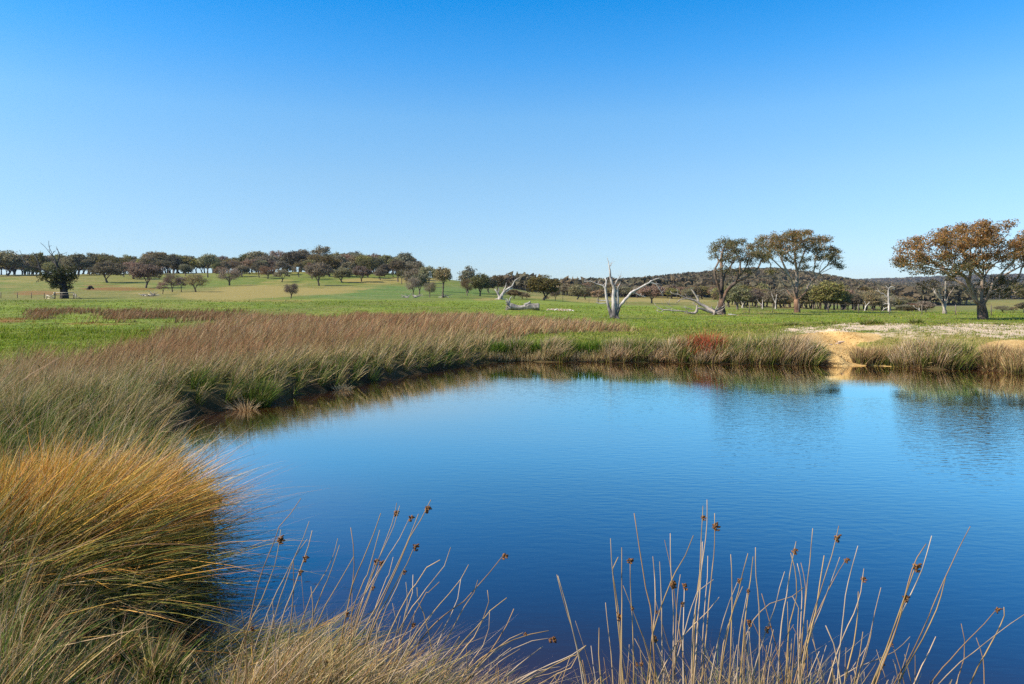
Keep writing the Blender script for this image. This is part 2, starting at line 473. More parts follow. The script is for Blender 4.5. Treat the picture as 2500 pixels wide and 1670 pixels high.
def build_ground():
    th_f = np.radians(np.arange(-44, 44.01, 0.26))
    th_b = np.radians(np.arange(46, 314.1, 3.0))
    th = np.concatenate([th_f, th_b])
    r = [0.35]
    while r[-1] < 5200:
        q = r[-1]
        r.append(q + (0.16 if q < 12 else 0.25 if q < 50 else q * 0.024))
    r = np.array(r)
    TH, R = np.meshgrid(th, r)
    X = R * np.sin(TH); Y = R * np.cos(TH)
    Z = height(X.ravel(), Y.ravel()).reshape(X.shape)
    nr, nt = X.shape
    V = np.stack([X.ravel(), Y.ravel(), Z.ravel()], 1)
    V = np.vstack([V, [[0, 0, h1(0.0, 0.01)]]])
    i = np.arange(nr - 1)[:, None]; j = np.arange(nt)[None, :]
    j2 = (j + 1) % nt
    q = np.stack([(i * nt + j), (i * nt + j2), ((i + 1) * nt + j2), ((i + 1) * nt + j)], -1).reshape(-1, 4)[:, ::-1]
    tr = np.stack([np.full(nt, nr * nt), np.arange(nt), (np.arange(nt) + 1) % nt], 1)[:, ::-1]
    c, dry, sand, clay, rust, wet = ground_paint(V[:, 0], V[:, 1], V[:, 2])

    m, t = new_mat('ground_turf_and_soil')
    a = N(t, 'ShaderNodeAttribute', _attribute_name='Col')
    k = N(t, 'ShaderNodeAttribute', _attribute_name='Mask')
    k2 = N(t, 'ShaderNodeAttribute', _attribute_name='Mask2')
    s = t.nodes.new('ShaderNodeSeparateColor'); t.links.new(k.outputs['Color'], s.inputs[0])
    s2 = t.nodes.new('ShaderNodeSeparateColor'); t.links.new(k2.outputs['Color'], s2.inputs[0])
    g = t.nodes.new('ShaderNodeNewGeometry')
    pos = g.outputs['Position']
    fine = noise_n(t, 9.0, 6, 0.7, pos)
    mid = noise_n(t, 1.1, 6, 0.68, pos, 0.3)
    big = noise_n(t, 0.14, 5, 0.65, pos, 0.5)
    huge = noise_n(t, 0.035, 6, 0.7, pos, 0.6)
    vari = mathn(t, 'ADD', mathn(t, 'MULTIPLY', fine, 0.9), mathn(t, 'MULTIPLY', mid, 1.1))
    f = maprange(t, vari, 0.7, 1.3, 0.55, 1.45)
    cmb = t.nodes.new('ShaderNodeCombineColor')
    for q_ in range(3): t.links.new(f, cmb.inputs[q_])
    col = mixc(t, 1.0, a.outputs['Color'], cmb.outputs[0], 'MULTIPLY')
    mot = maprange(t, mathn(t, 'ADD', big, mathn(t, 'MULTIPLY', huge, 0.8)), 0.80, 1.08)
    col = mixc(t, mathn(t, 'MULTIPLY', mot, 0.42), col, (0.21, 0.165, 0.065))
    mo2 = maprange(t, mathn(t, 'ADD', mathn(t, 'MULTIPLY', mid, 0.6), big), 0.60, 0.86, 1.0, 0.0)
    col = mixc(t, mathn(t, 'MULTIPLY', mo2, 0.5), col, (0.055, 0.085, 0.018))
    # dry grass
    nd = mathn(t, 'ADD', mathn(t, 'MULTIPLY', huge, 0.55), mathn(t, 'ADD', mathn(t, 'MULTIPLY', big, 0.75), mathn(t, 'MULTIPLY', mid, 0.5)))
    fd = maprange(t, mathn(t, 'ADD', mathn(t, 'MULTIPLY', s.outputs[0], 0.62), mathn(t, 'MULTIPLY', nd, 1.35)), 1.34, 1.78)
    dryc = mixc(t, fine, (0.21, 0.165, 0.045), (0.36, 0.27, 0.085))
    col = mixc(t, mathn(t, 'MULTIPLY', fd, 0.85), col, dryc)
    # rust-coloured sorrel
    fr = maprange(t, mathn(t, 'ADD', mathn(t, 'MULTIPLY', s2.outputs[0], 0.7), mathn(t, 'MULTIPLY', nd, 1.2)), 1.35, 1.95)
    rc = mixc(t, fine, (0.17, 0.055, 0.018), (0.28, 0.10, 0.03))
    col = mixc(t, mathn(t, 'MULTIPLY', fr, 0.8), col, rc)
    # pale sand
    ns = mathn(t, 'ADD', mathn(t, 'MULTIPLY', mid, 1.1), mathn(t, 'MULTIPLY', fine, 0.35))
    fs = maprange(t, mathn(t, 'ADD', mathn(t, 'MULTIPLY', s.outputs[1], 0.75), ns), 1.24, 1.46)
    sc_ = mixc(t, maprange(t, fine, 0.3, 0.7), (0.40, 0.28, 0.16), (0.72, 0.56, 0.40))
    col = mixc(t, fs, col, sc_)
    # yellow clay
    fc = maprange(t, mathn(t, 'ADD', s.outputs[2], ns), 1.25, 1.45)
    cc = mixc(t, maprange(t, mid, 0.3, 0.7), (0.42, 0.25, 0.085), (0.60, 0.41, 0.17))
    cc = mixc(t, maprange(t, fine, 0.42, 0.68, 0.0, 0.6), cc, (0.27, 0.155, 0.055))
    col = mixc(t, fc, col, cc)
    pr = N(t, 'ShaderNodeBsdfPrincipled')
    pr.inputs['Roughness'].default_value = 0.9
    pr.inputs['Specular IOR Level'].default_value = 0.15
    b = t.nodes.new('ShaderNodeBump'); b.inputs['Strength'].default_value = 0.8; b.inputs['Distance'].default_value = 0.09
    t.links.new(vari, b.inputs['Height']); t.links.new(b.outputs[0], pr.inputs['Normal'])
    t.links.new(col, pr.inputs['Base Color'])
    o = t.nodes.new('ShaderNodeOutputMaterial'); t.links.new(pr.outputs[0], o.inputs['Surface'])

    ob = mesh_obj('ground', V, tr, m, None, c, q, smooth=True)
    for nm, arr in (('Mask', (dry, sand, clay)), ('Mask2', (rust, wet, wet))):
        at_ = ob.data.color_attributes.new(nm, 'FLOAT_COLOR', 'POINT')
        cc_ = np.ones((len(V), 4), np.float32)
        for q_ in range(3): cc_[:, q_] = arr[q_]
        at_.data.foreach_set('color', cc_.ravel())
    tag(ob, 'grassy valley floor rising to a low hill and wooded ranges', kind='structure')
    return ob
build_ground()

# ------------------------------------------------------------------ water
def build_water():
    m, t = new_mat('pond_water')
    g = t.nodes.new('ShaderNodeNewGeometry')
    pos = g.outputs['Position']
    mp = t.nodes.new('ShaderNodeMapping'); mp.inputs['Scale'].default_value = (1.0, 2.6, 1.0); mp.inputs['Rotation'].default_value = (0, 0, 0.08)
    t.links.new(pos, mp.inputs[0])
    w1 = noise_n(t, 3.2, 3, 0.55, mp.outputs[0], 0.3)
    w2 = noise_n(t, 0.35, 2, 0.5, mp.outputs[0])
    w3 = noise_n(t, 11.0, 2, 0.5, mp.outputs[0])
    calm = maprange(t, noise_n(t, 0.12, 2, 0.5, mp.outputs[0], 0.4), 0.38, 0.62, 0.25, 1.0)
    h = mathn(t, 'ADD', mathn(t, 'MULTIPLY', mathn(t, 'ADD', w1, mathn(t, 'MULTIPLY', w3, 0.22)), calm), mathn(t, 'MULTIPLY', w2, 0.9))
    sy = t.nodes.new('ShaderNodeSeparateXYZ'); t.links.new(pos, sy.inputs[0])
    edge_ = mathn(t, 'ADD', mathn(t, 'MULTIPLY', sy.outputs[0], 0.5), sy.outputs[1])
    edge_ = mathn(t, 'ADD', edge_, mathn(t, 'MULTIPLY', w2, 3.0))
    open_ = mathn(t, 'MULTIPLY', maprange(t, edge_, 27.5, 31.0, 1.0, 0.0), maprange(t, sy.outputs[1], 7.0, 13.0, 0.35, 1.0))
    open_ = mathn(t, 'MULTIPLY', open_, maprange(t, sy.outputs[0], -4.0, 3.0, 0.15, 1.0))
    w4 = noise_n(t, 3.4, 2, 0.5, mp.outputs[0], 0.2)
    h = mathn(t, 'ADD', mathn(t, 'MULTIPLY', h, 0.55), mathn(t, 'MULTIPLY', mathn(t, 'MULTIPLY', w4, open_), 1.9))
    # rings left by something that touched the water
    total = h
    for (cx_, cy_, r_) in ((4.25, 9.3, 0.66),):
        vs = t.nodes.new('ShaderNodeVectorMath'); vs.operation = 'DISTANCE'
        t.links.new(pos, vs.inputs[0]); vs.inputs[1].default_value = (cx_, cy_, 0)
        dd = mathn(t, 'ABSOLUTE', mathn(t, 'SUBTRACT', vs.outputs['Value'], r_))
        ring = maprange(t, dd, 0.0, 0.05, 0.16, 0.0)
        total = mathn(t, 'ADD', total, ring)
    b = t.nodes.new('ShaderNodeBump'); b.inputs['Strength'].default_value = 1.0; b.inputs['Distance'].default_value = 0.0032
    t.links.new(total, b.inputs['Height'])
    # tannin-dark water under a mirror that strengthens towards grazing sight
    lw = t.nodes.new('ShaderNodeLayerWeight'); lw.inputs['Blend'].default_value = 0.5
    fr = t.nodes.new('ShaderNodeFloatCurve')
    cu = fr.mapping.curves[0]
    pts_ = [(0.0, 0.04), (0.40, 0.07), (0.53, 0.13), (0.62, 0.27), (0.73, 0.52), (0.83, 0.82), (0.92, 0.94), (1.0, 1.0)]
    cu.points[0].location = pts_[0]; cu.points[-1].location = pts_[-1]
    for q_ in pts_[1:-1]: cu.points.new(*q_)
    fr.mapping.update()
    t.links.new(lw.outputs['Facing'], fr.inputs['Value'])
    df = t.nodes.new('ShaderNodeBsdfDiffuse'); df.inputs['Color'].default_value = (0.011, 0.006, 0.0075, 1)
    sh = N(t, 'ShaderNodeAttribute', _attribute_name='Col')
    wc = mixc(t, sh.outputs['Fac'], (0.011, 0.0065, 0.0085), (0.13, 0.038, 0.010))
    t.links.new(wc, df.inputs['Color'])
    s_c = t.nodes.new('ShaderNodeSeparateColor'); t.links.new(sh.outputs['Color'], s_c.inputs[0])
    wc = mixc(t, s_c.outputs[0], (0.011, 0.0065, 0.0085), (0.13, 0.038, 0.010)); t.links.new(wc, df.inputs['Color'])
    tint_ = mixc(t, s_c.outputs[1], (0.57, 0.92, 1.0), (0.98, 0.93, 0.86))  # reflection colour painted in: blue on open water, warm brown by the banks
    gl = t.nodes.new('ShaderNodeBsdfGlossy'); gl.inputs['Roughness'].default_value = 0.012; gl.inputs['Color'].default_value = (0.72, 0.95, 1, 1)
    t.links.new(tint_, gl.inputs['Color'])
    t.links.new(b.outputs[0], gl.inputs['Normal'])
    mx = t.nodes.new('ShaderNodeMixShader')
    t.links.new(fr.outputs[0], mx.inputs[0]); t.links.new(df.outputs[0], mx.inputs[1]); t.links.new(gl.outputs[0], mx.inputs[2])
    o = t.nodes.new('ShaderNodeOutputMaterial'); t.links.new(mx.outputs[0], o.inputs['Surface'])
    nx, ny = 150, 130
    xs = np.linspace(-13, 31, nx); ys = np.linspace(2.2, 39, ny)
    X, Y = np.meshgrid(xs, ys)
    V = np.stack([X.ravel(), Y.ravel(), np.zeros(X.size)], 1)
    i = np.arange(ny - 1)[:, None]; j = np.arange(nx - 1)[None, :]
    q = np.stack([i * nx + j, i * nx + j + 1, (i + 1) * nx + j + 1, (i + 1) * nx + j], -1).reshape(-1, 4)
    dq = shore_dist(V[q].mean(1)[:, 0], V[q].mean(1)[:, 1])
    q = q[dq < 1.6]
    # how shallow it is: rust coloured tannin shows over the bed near the banks
    dv = -shore_dist(V[:, 0], V[:, 1])
    sh_ = (1 - smooth01(dv + 0.8 * (NZ(V[:, 0], V[:, 1], 1.2, 2) - .5), 0.2, 3.4)) ** 1.5 * (0.18 + 0.70 * smooth01(V[:, 1], 9, 15))
    ob = mesh_obj('water', V, None, m, None, np.stack([sh_, (1 - smooth01(dv, 3.0, 11.0)) * smooth01(V[:, 1], 13, 20), sh_], 1), q)  # second channel: where the painted reflection tint turns brown
    tag(ob, 'still blue farm dam water reflecting the sky', kind='structure')
build_water()

# ------------------------------------------------------------------ trees
MAT_LEAF = mat_plant('gum_leaves', 0.30, 0.6, 0.10)
MAT_LEAF_FAR = mat_plant('gum_leaves_far', 0.34, 0.7, 0.08, vary=1.0)
MAT_BARK = mat_bark('gum_bark', 0.6, 0.03)
MAT_DEAD = mat_bark('weathered_dead_wood', 0.62, 0.05)
MAT_POST = mat_bark('grey_fence_timber', 0.3, 0.005)

def tube(geo, pts, rad, col, n=6, caps=True, jitter=0.0):
    """A tapered tube along a polyline."""
    pts = np.asarray(pts, float); rad = np.asarray(rad, float)
    k = len(pts)
    tan = np.gradient(pts, axis=0)
    tan /= np.linalg.norm(tan, axis=1, keepdims=True) + 1e-9
    ref = np.array([0.31, 0.92, 0.22]) if abs(tan[:, 1]).mean() < 0.8 else np.array([1.0, 0.1, 0.2])
    u = np.cross(tan, ref); u /= np.linalg.norm(u, axis=1, keepdims=True) + 1e-9
    w = np.cross(tan, u)
    a = np.arange(n) / n * 2 * math.pi
    rr = rad[:, None] * (1 + (RNG.random((k, n)) - 0.5) * 2 * jitter)
    V = pts[:, None, :] + rr[..., None] * (np.cos(a)[None, :, None] * u[:, None, :] + np.sin(a)[None, :, None] * w[:, None, :])
    V = V.reshape(-1, 3)
    i = np.arange(k - 1)[:, None]; j = np.arange(n)[None, :]; j2 = (j + 1) % n
    q = np.stack([i * n + j, i * n + j2, (i + 1) * n + j2, (i + 1) * n + j], -1).reshape(-1, 4)
    t = []
    if caps:
        V = np.vstack([V, pts[-1] + tan[-1] * rad[-1] * 0.8])
        e = len(V) - 1
        t = [((k - 1) * n + jj, (k - 1) * n + (jj + 1) % n, e) for jj in range(n)]
    c = np.asarray(col, float)
    if c.ndim == 2:
        c = np.repeat(c, n, axis=0)
        if caps: c = np.vstack([c, c[-1]])
    geo.add(V, t, q, c)

def resample(pts, step, wob=0.0):
    """Smooth a hand-given polyline into short steps."""
    pts = np.asarray(pts, float)
    if len(pts) < 2: return pts
    P = np.vstack([2 * pts[0] - pts[1], pts, 2 * pts[-1] - pts[-2]])
    out = [pts[0]]
    for i in range(1, len(P) - 2):
        L = np.linalg.norm(P[i + 1][:3] - P[i][:3])
        n = max(1, int(round(L / step)))
        for k in range(1, n + 1):
            t = k / n
            q = 0.5 * ((2 * P[i]) + (-P[i - 1] + P[i + 1]) * t + (2 * P[i - 1] - 5 * P[i] + 4 * P[i + 1] - P[i + 2]) * t * t
                       + (-P[i - 1] + 3 * P[i] - 3 * P[i + 1] + P[i + 2]) * t ** 3)
            if wob and k < n:
                q = q.copy(); q[:3] += (RNG.random(3) - 0.5) * 2 * wob
            out.append(q)
    return np.array(out)

def grow(limbs, tips, step=0.5, wob=0.06, pen=0.35):
    """Skeleton: main limbs (polylines) plus branches reaching each tip from the best node. Returns pos, parent, tip node ids."""
    pos, par, plen = [], [], []
    for li, L in enumerate(limbs):
        L = resample(np.asarray(L, float), step, wob * 0.5)
        if li == 0:
            pos.append(L[0]); par.append(-1); plen.append(0.0); prev = 0
        else:
            A = np.array(pos); prev = int(np.argmin(np.linalg.norm(A - L[0], axis=1)))
        for q in L[1:]:
            pos.append(q); par.append(prev); plen.append(plen[prev] + np.linalg.norm(q - pos[prev])); prev = len(pos) - 1
    A = np.zeros((len(pos) + len(tips) * 14 + 10, 3)); A[:len(pos)] = pos
    PL = np.zeros(len(A)); PL[:len(plen)] = plen
    n = len(pos)
    base = A[0]
    low = base[2] + 0.25 * (np.max(A[:n, 2]) - base[2]) if len(tips) else 0
    order = np.argsort(np.linalg.norm(tips - np.array([base[0], base[1], low]), axis=1)) if len(tips) else []
    ends = []
    for ti in order:
        tp = tips[ti]
        dv = tp - A[:n]
        dist = np.linalg.norm(dv, axis=1)
        up = np.clip(-dv[:, 2], 0, None)
        cost = dist + pen * PL[:n] + 1.2 * up + (A[:n, 2] < low * 0.75 + base[2] * 0.25) * 3.0
        j = int(np.argmin(cost))
        L = dist[j]
        k = max(1, min(12, int(round(L / step))))
        gp = par[j]
        d0 = A[j] - A[gp] if gp >= 0 else np.array([0, 0, 1.0])
        d0 = d0 / (np.linalg.norm(d0) + 1e-9)
        mid = A[j] + d0 * L * 0.30 + (tp - A[j]) * 0.30 + np.array([0, 0, 0.06 * L])
        prev = j
        for s in range(1, k + 1):
            u = s / k
            q = (1 - u) ** 2 * A[j] + 2 * u * (1 - u) * mid + u * u * tp
            if s < k: q = q + (RNG.random(3) - 0.5) * 2 * wob
            A[n] = q; par.append(prev); PL[n] = PL[prev] + np.linalg.norm(q - A[prev]); prev = n; n += 1
        ends.append(prev)
    return A[:n], np.array(par), np.array(ends, int)

def radii(pos, par, ends, trunk_r, tip_r, p=2.3):
    n = len(pos)
    kids = np.zeros(n, int)
    for i in range(1, n): kids[par[i]] += 1
    w = np.zeros(n)
    w[kids == 0] = 1.0
    for i in range(n - 1, 0, -1):
        w[par[i]] += w[i]
    r = w ** (1 / p)
    r = tip_r + (trunk_r - tip_r) * ((r - 1) / max(r[0] - 1, 1e-6)) ** 1.25
    return r

def skeleton_mesh(geo, pos, par, rad, colf, nmax=8, flare=1.35):
    n = len(pos)
    ch = [[] for _ in range(n)]
    for i in range(1, n): ch[par[i]].append(i)
    starts = [(0, None)]
    base_z = pos[0][2]
    while starts:
        i, frm = starts.pop()
        idx = [] if frm is None else [frm]
        idx.append(i)
        while ch[idx[-1]]:
            c = sorted(ch[idx[-1]], key=lambda k: -rad[k])
            for o in c[1:]: starts.append((o, idx[-1]))
            idx.append(c[0])
        P = pos[idx]; R = rad[idx].copy()
        if frm is not None: R[0] = min(R[0], R[1] * 1.25)
        else:
            hgt = P[:, 2] - base_z
            R = R * (1 + (flare - 1) * np.exp(-hgt / (1.6 * R[0])))
            P = P.copy(); P[0, 2] -= 0.35
        m = 4 if R[0] < 0.04 else 5 if R[0] < 0.1 else nmax
        if R[0] < 0.02: m = 3
        tube(geo, P, R, colf(P, R), m, True, 0.08 if R[0] > 0.06 else 0)

def leaves(geo, centers, n_each, spread, size, colf, droop=0.5, flat=0.7, aspect=0.32):
    """Narrow leaf blades scattered about each centre."""
    centers = np.asarray(centers, float)
    n = len(centers) * n_each
    if n == 0: return
    C = np.repeat(centers, n_each, axis=0)
    off = np.clip(RNG.normal(size=(n, 3)), -1.7, 1.7) * np.array([1, 1, flat]) * spread * 0.55
    P = C + off
    d = RNG.normal(size=(n, 3)); d[:, 2] = d[:, 2] * 0.6 - droop
    d /= np.linalg.norm(d, axis=1, keepdims=True)
    s = np.cross(d, RNG.normal(size=(n, 3))); s /= np.linalg.norm(s, axis=1, keepdims=True) + 1e-9
    L = size * (0.6 + 0.8 * RNG.random((n, 1)))
    a = P; b = P + d * L
    m = P + d * L * 0.45
    V = np.stack([a, m + s * L * aspect, b, m - s * L * aspect], 1).reshape(-1, 3)
    q = np.arange(n * 4).reshape(-1, 4)
    c = colf(P, C)
    geo.add(V, None, q, np.repeat(c, 4, axis=0))

def blob_points(blobs, per_area, depth_half, cx, half, rng=RNG):
    """Points in ellipsoids: blobs (x, z, rx, rz[, density]) spread through the depth of a round crown."""
    out = []
    for b in blobs:
        x, z, rx, rz = b[:4]; dens = b[4] if len(b) > 4 else 1.0
        room = depth_half * math.sqrt(max(0.05, 1 - min(0.95, ((x - cx) / half) ** 2)))
        copies = max(1, int(round(1.2 * room / max(rx, 0.3))))
        for k in range(copies):
            y0 = (rng.random() * 2 - 1) * room if copies > 1 else (rng.random() - 0.5) * room
            n = max(3, int(per_area * rx * rz * dens))
            v = rng.normal(size=(n, 3)); v /= np.linalg.norm(v, axis=1, keepdims=True)
            v *= (rng.random((n, 1)) ** 0.45)
            v[:, 2] = np.where(v[:, 2] < 0, v[:, 2] * 0.75, v[:, 2])
            out.append(np.stack([x + v[:, 0] * rx, y0 + v[:, 1] * rx * 0.9, z + v[:, 2] * rz], 1))
    return np.concatenate(out)

def rand_col(n, base, vary=0.25):
    base = np.asarray(base, float)
    v = 1 + (RNG.random((n, 1)) - 0.5) * 2 * vary
    h = 1 + (RNG.random((n, 3)) - 0.5) * vary * 0.5
    return base * v * h

class View:
    """Converts the outline read off a zoomed photograph region into metres about a tree's foot."""
    def __init__(self, ox, oy, scale, base, ground):
        self.ox, self.oy, self.s = ox, oy, scale
        self.g = ground
        self.k = ground[1] / F                              # metres per photograph pixel at that distance
        self.bx, self.by = base
    def p(self, x, y, d=0.0):
        return np.array([(x - self.bx) / self.s * self.k, d, (self.by - y) / self.s * self.k])
    def m(self, v):
        return v / self.s * self.k

def gum(name, label, cat, view, limbs, blobs, trunk_r, leafn, leaf, per_area, depth, colf, barkf, spread=0.35,
        tip_r=0.012, bare=None, droop=0.5, group=None, keep=1.0, pen=0.35, step=0.45, zs=1.0):
    g = view.g
    root = empty(name, tuple(g)); tag(root, label, cat, group)
    L = [[view.p(*q) for q in l] for l in limbs]
    B = [(view.p(b[0], b[1])[0], view.p(b[0], b[1])[2] - view.m(b[3]) * (zs - 1) * 0.6, view.m(b[2]), view.m(b[3]) * zs) + tuple(b[4:]) for b in blobs]
    xs = [b[0] for b in B]; cx = (min(xs) + max(xs)) / 2; half = (max(xs) - min(xs)) / 2 + 0.8
    tips = blob_points(B, per_area, depth, cx, half)
    nleaf = len(tips)
    if bare:
        BB = [(view.p(b[0], b[1])[0], view.p(b[0], b[1])[2], view.m(b[2]), view.m(b[3])) for b in bare]
        tips = np.vstack([tips, blob_points(BB, per_area * 0.6, depth * 0.5, cx, half)])
    pos, par, ends = grow(L, tips, step, 0.05, pen)
    rad = radii(pos, par, ends, trunk_r, tip_r)
    gt = Geo(); skeleton_mesh(gt, pos, par, rad, barkf)
    gt.build('trunk', MAT_BARK, root, smooth=True)
    gl = Geo()
    sel = tips[:nleaf]
    if keep < 1: sel = sel[RNG.random(len(sel)) < keep]
    leaves(gl, sel, leafn, spread, leaf, colf, droop)
    gl.build('crown', MAT_LEAF, root)
    return root

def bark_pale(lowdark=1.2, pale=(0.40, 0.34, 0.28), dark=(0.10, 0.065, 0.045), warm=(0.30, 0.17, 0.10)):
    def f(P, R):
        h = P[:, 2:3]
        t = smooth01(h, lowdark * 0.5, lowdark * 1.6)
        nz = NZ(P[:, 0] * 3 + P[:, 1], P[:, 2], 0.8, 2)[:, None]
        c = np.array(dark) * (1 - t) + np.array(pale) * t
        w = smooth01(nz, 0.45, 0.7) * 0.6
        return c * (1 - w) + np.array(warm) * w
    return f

# ---- tree A: the big rusty-crowned gum at the right edge
gA = hit(2398, 781)
vA = View(2100, 520, 5.2275, (1560, 1365), gA)
limbsA = [
    [(1560, 1365, 0), (1562, 1270, 0), (1550, 1190, 0)],
    [(1550, 1190, 0), (1475, 1130, -.1), (1410, 1010, -.3), (1350, 890, -.5), (1260, 800, -.8), (1100, 735, -1.0), (920, 700, -1.2), (760, 660, -1.2)],
    [(1550, 1190, 0), (1570, 1020, .2), (1590, 850, .3), (1605, 650, .4), (1570, 450, .2), (1600, 250, .2)],
    [(1555, 1190, 0), (1620, 1040, -.3), (1650, 900, -.6), (1750, 750, -1.0), (1860, 600, -1.4), (2000, 450, -1.6)],
    [(1350, 890, -.5), (1335, 720, -1.0), (1260, 560, -1.3), (1150, 430, -1.5), (1060, 320, -1.4)],
    [(1590, 850, .3), (1460, 660, .8), (1400, 470, 1.2), (1380, 280, 1.4)],
    [(1620, 1040, -.3), (1700, 960, -.8), (1840, 890, -1.2), (1980, 950, -1.4)],
    [(1650, 900, -.6), (1900, 770, .2), (2150, 660, .6), (2350, 600, .6)],
    [(1535, 1200, 0), (1480, 1080, .5), (1440, 940, 1.2), (1300, 800, 2.0), (1150, 620, 2.6), (950, 500, 2.8)],
    [(1560, 1180, 0), (1600, 1050, .6), (1700, 850, 1.6), (1850, 680, 2.2), (2100, 500, 2.6)],
]
blobsA = [(640, 580, 115, 110), (600, 650, 80, 55), (720, 440, 120, 110), (690, 340, 60, 45), (860, 380, 130, 90), (1080, 330, 130, 100), (1080, 240, 70, 50), (1200, 420, 130, 70),
          (1350, 240, 130, 95), (1330, 160, 70, 40), (1500, 280, 150, 90), (1590, 180, 90, 60), (1750, 330, 130, 95), (1900, 320, 140, 85), (2050, 380, 140, 95), (1850, 470, 140, 80),
          (2200, 480, 140, 130), (2350, 520, 140, 130), (2300, 380, 120, 80), (2450, 640, 90, 110), (860, 540, 130, 75), (1060, 540, 120, 60), (1350, 380, 130, 70), (1080, 710, 90, 50, .8),
          (1200, 640, 70, 45, .7), (1480, 640, 80, 60), (1380, 690, 60, 40), (1660, 570, 90, 55), (1530, 560, 50, 40), (760, 750, 90, 40, .8), (900, 640, 110, 50, .8), (740, 620, 90, 60), (680, 700, 60, 40, .8), (1180, 780, 90, 40, .6), (960, 770, 70, 30, .5), (1290, 560, 90, 60, .5), (1830, 860, 120, 75), (1700, 960, 80, 60),
          (1760, 1040, 90, 50, .8), (1960, 970, 90, 60), (2050, 640, 120, 75), (1600, 420, 90, 60, .8), (2000, 560, 90, 50)]
def colA(P, C):
    k = vA.k / vA.s
    zt = (vA.by - 560) * k
    hi = smooth01(C[:, 2] + RNG.normal(size=len(P)) * 0.5, zt - 1.6, zt + 0.6)[:, None]
    rust = rand_col(len(P), (0.320, 0.155, 0.050), 0.4); olive = rand_col(len(P), (0.125, 0.112, 0.050), 0.4)
    ol2 = rand_col(len(P), (0.22, 0.14, 0.045), 0.3)
    u = RNG.random((len(P), 1))
    top = np.where(u < 0.50, rust, ol2)
    return np.where(RNG.random((len(P), 1)) < hi, top, olive)
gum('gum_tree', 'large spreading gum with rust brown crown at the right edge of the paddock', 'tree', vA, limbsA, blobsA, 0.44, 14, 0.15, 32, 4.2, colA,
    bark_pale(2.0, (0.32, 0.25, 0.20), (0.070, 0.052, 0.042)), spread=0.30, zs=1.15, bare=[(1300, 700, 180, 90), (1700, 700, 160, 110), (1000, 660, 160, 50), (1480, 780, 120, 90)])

# ---- tree B: open-crowned gum right of centre
gB = hit(1946, 763)
vB = View(1640, 520, 4.193, (1285, 1012), gB)
limbsB = [
    [(1285, 1012, 0), (1285, 950, 0), (1280, 890, 0)],
    [(1280, 890, 0), (1245, 790, -.3), (1215, 700, -.5), (1180, 640, -.8), (1110, 500, -1.0), (1050, 380, -1.0)],
    [(1280, 890, 0), (1290, 760, .3), (1300, 600, .6), (1282, 420, .8), (1290, 300, .8), (1260, 215, .7)],
    [(1290, 890, 0), (1360, 810, -.3), (1400, 720, -.5), (1450, 650, -.8), (1560, 540, -1.0), (1660, 480, -1.0)],
    [(1270, 890, 0), (1205, 800, .4), (1180, 740, .7), (1140, 680, 1.2), (1020, 610, 1.8), (910, 560, 2.0)],
    [(1300, 600, .6), (1370, 450, 1.2), (1440, 290, 1.5)],
    [(1180, 640, -.8), (1060, 540, -1.6), (950, 440, -2.0), (880, 350, -2.0)],
    [(1450, 650, -.8), (1530, 610, 0), (1640, 560, .6)],
]
blobsB = [(990, 235, 70, 35), (1120, 225, 75, 38), (1250, 205, 80, 32), (1330, 200, 70, 32), (1470, 250, 80, 36), (1545, 268, 55, 32), (900, 330, 90, 42), (1040, 310, 100, 42), (1170, 320, 70, 36),
          (860, 400, 65, 42), (1350, 270, 60, 32), (1290, 340, 50, 30), (1590, 360, 70, 28), (1640, 390, 50, 24), (1500, 440, 70, 35), (1600, 450, 80, 38), (1690, 500, 55, 36), (1730, 540, 28, 20),
          (1320, 480, 50, 28, .7), (1400, 540, 50, 28, .7), (950, 430, 60, 40), (1010, 590, 60, 18, .8), (1240, 440, 45, 35, .6), (1450, 350, 55, 30, .7), (1120, 400, 60, 25, .6), (820, 340, 40, 28), (1130, 270, 110, 36), (1400, 315, 75, 34, .8), (1210, 385, 60, 30, .7), (1490, 375, 75, 32, .8), (1000, 375, 80, 32, .8), (1230, 250, 110, 30)]
def colB(P, C):
    k = vB.k / vB.s
    zt = (vB.by - 300) * k
    hi = smooth01(C[:, 2] + RNG.normal(size=len(P)) * 0.6, zt - 3.0, zt + 1.2)[:, None] * 0.48
    rust = rand_col(len(P), (0.280, 0.155, 0.050), 0.4); olive = rand_col(len(P), (0.150, 0.132, 0.050), 0.35)
    return np.where(RNG.random((len(P), 1)) < hi, rust, olive)
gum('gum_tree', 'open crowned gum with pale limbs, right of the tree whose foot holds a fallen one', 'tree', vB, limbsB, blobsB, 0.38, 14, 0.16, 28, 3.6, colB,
    bark_pale(3.4, (0.34, 0.28, 0.23), (0.15, 0.085, 0.055)), spread=0.34, zs=1.3, bare=[(1050, 480, 90, 60), (1300, 500, 120, 70), (1500, 540, 90, 40)])

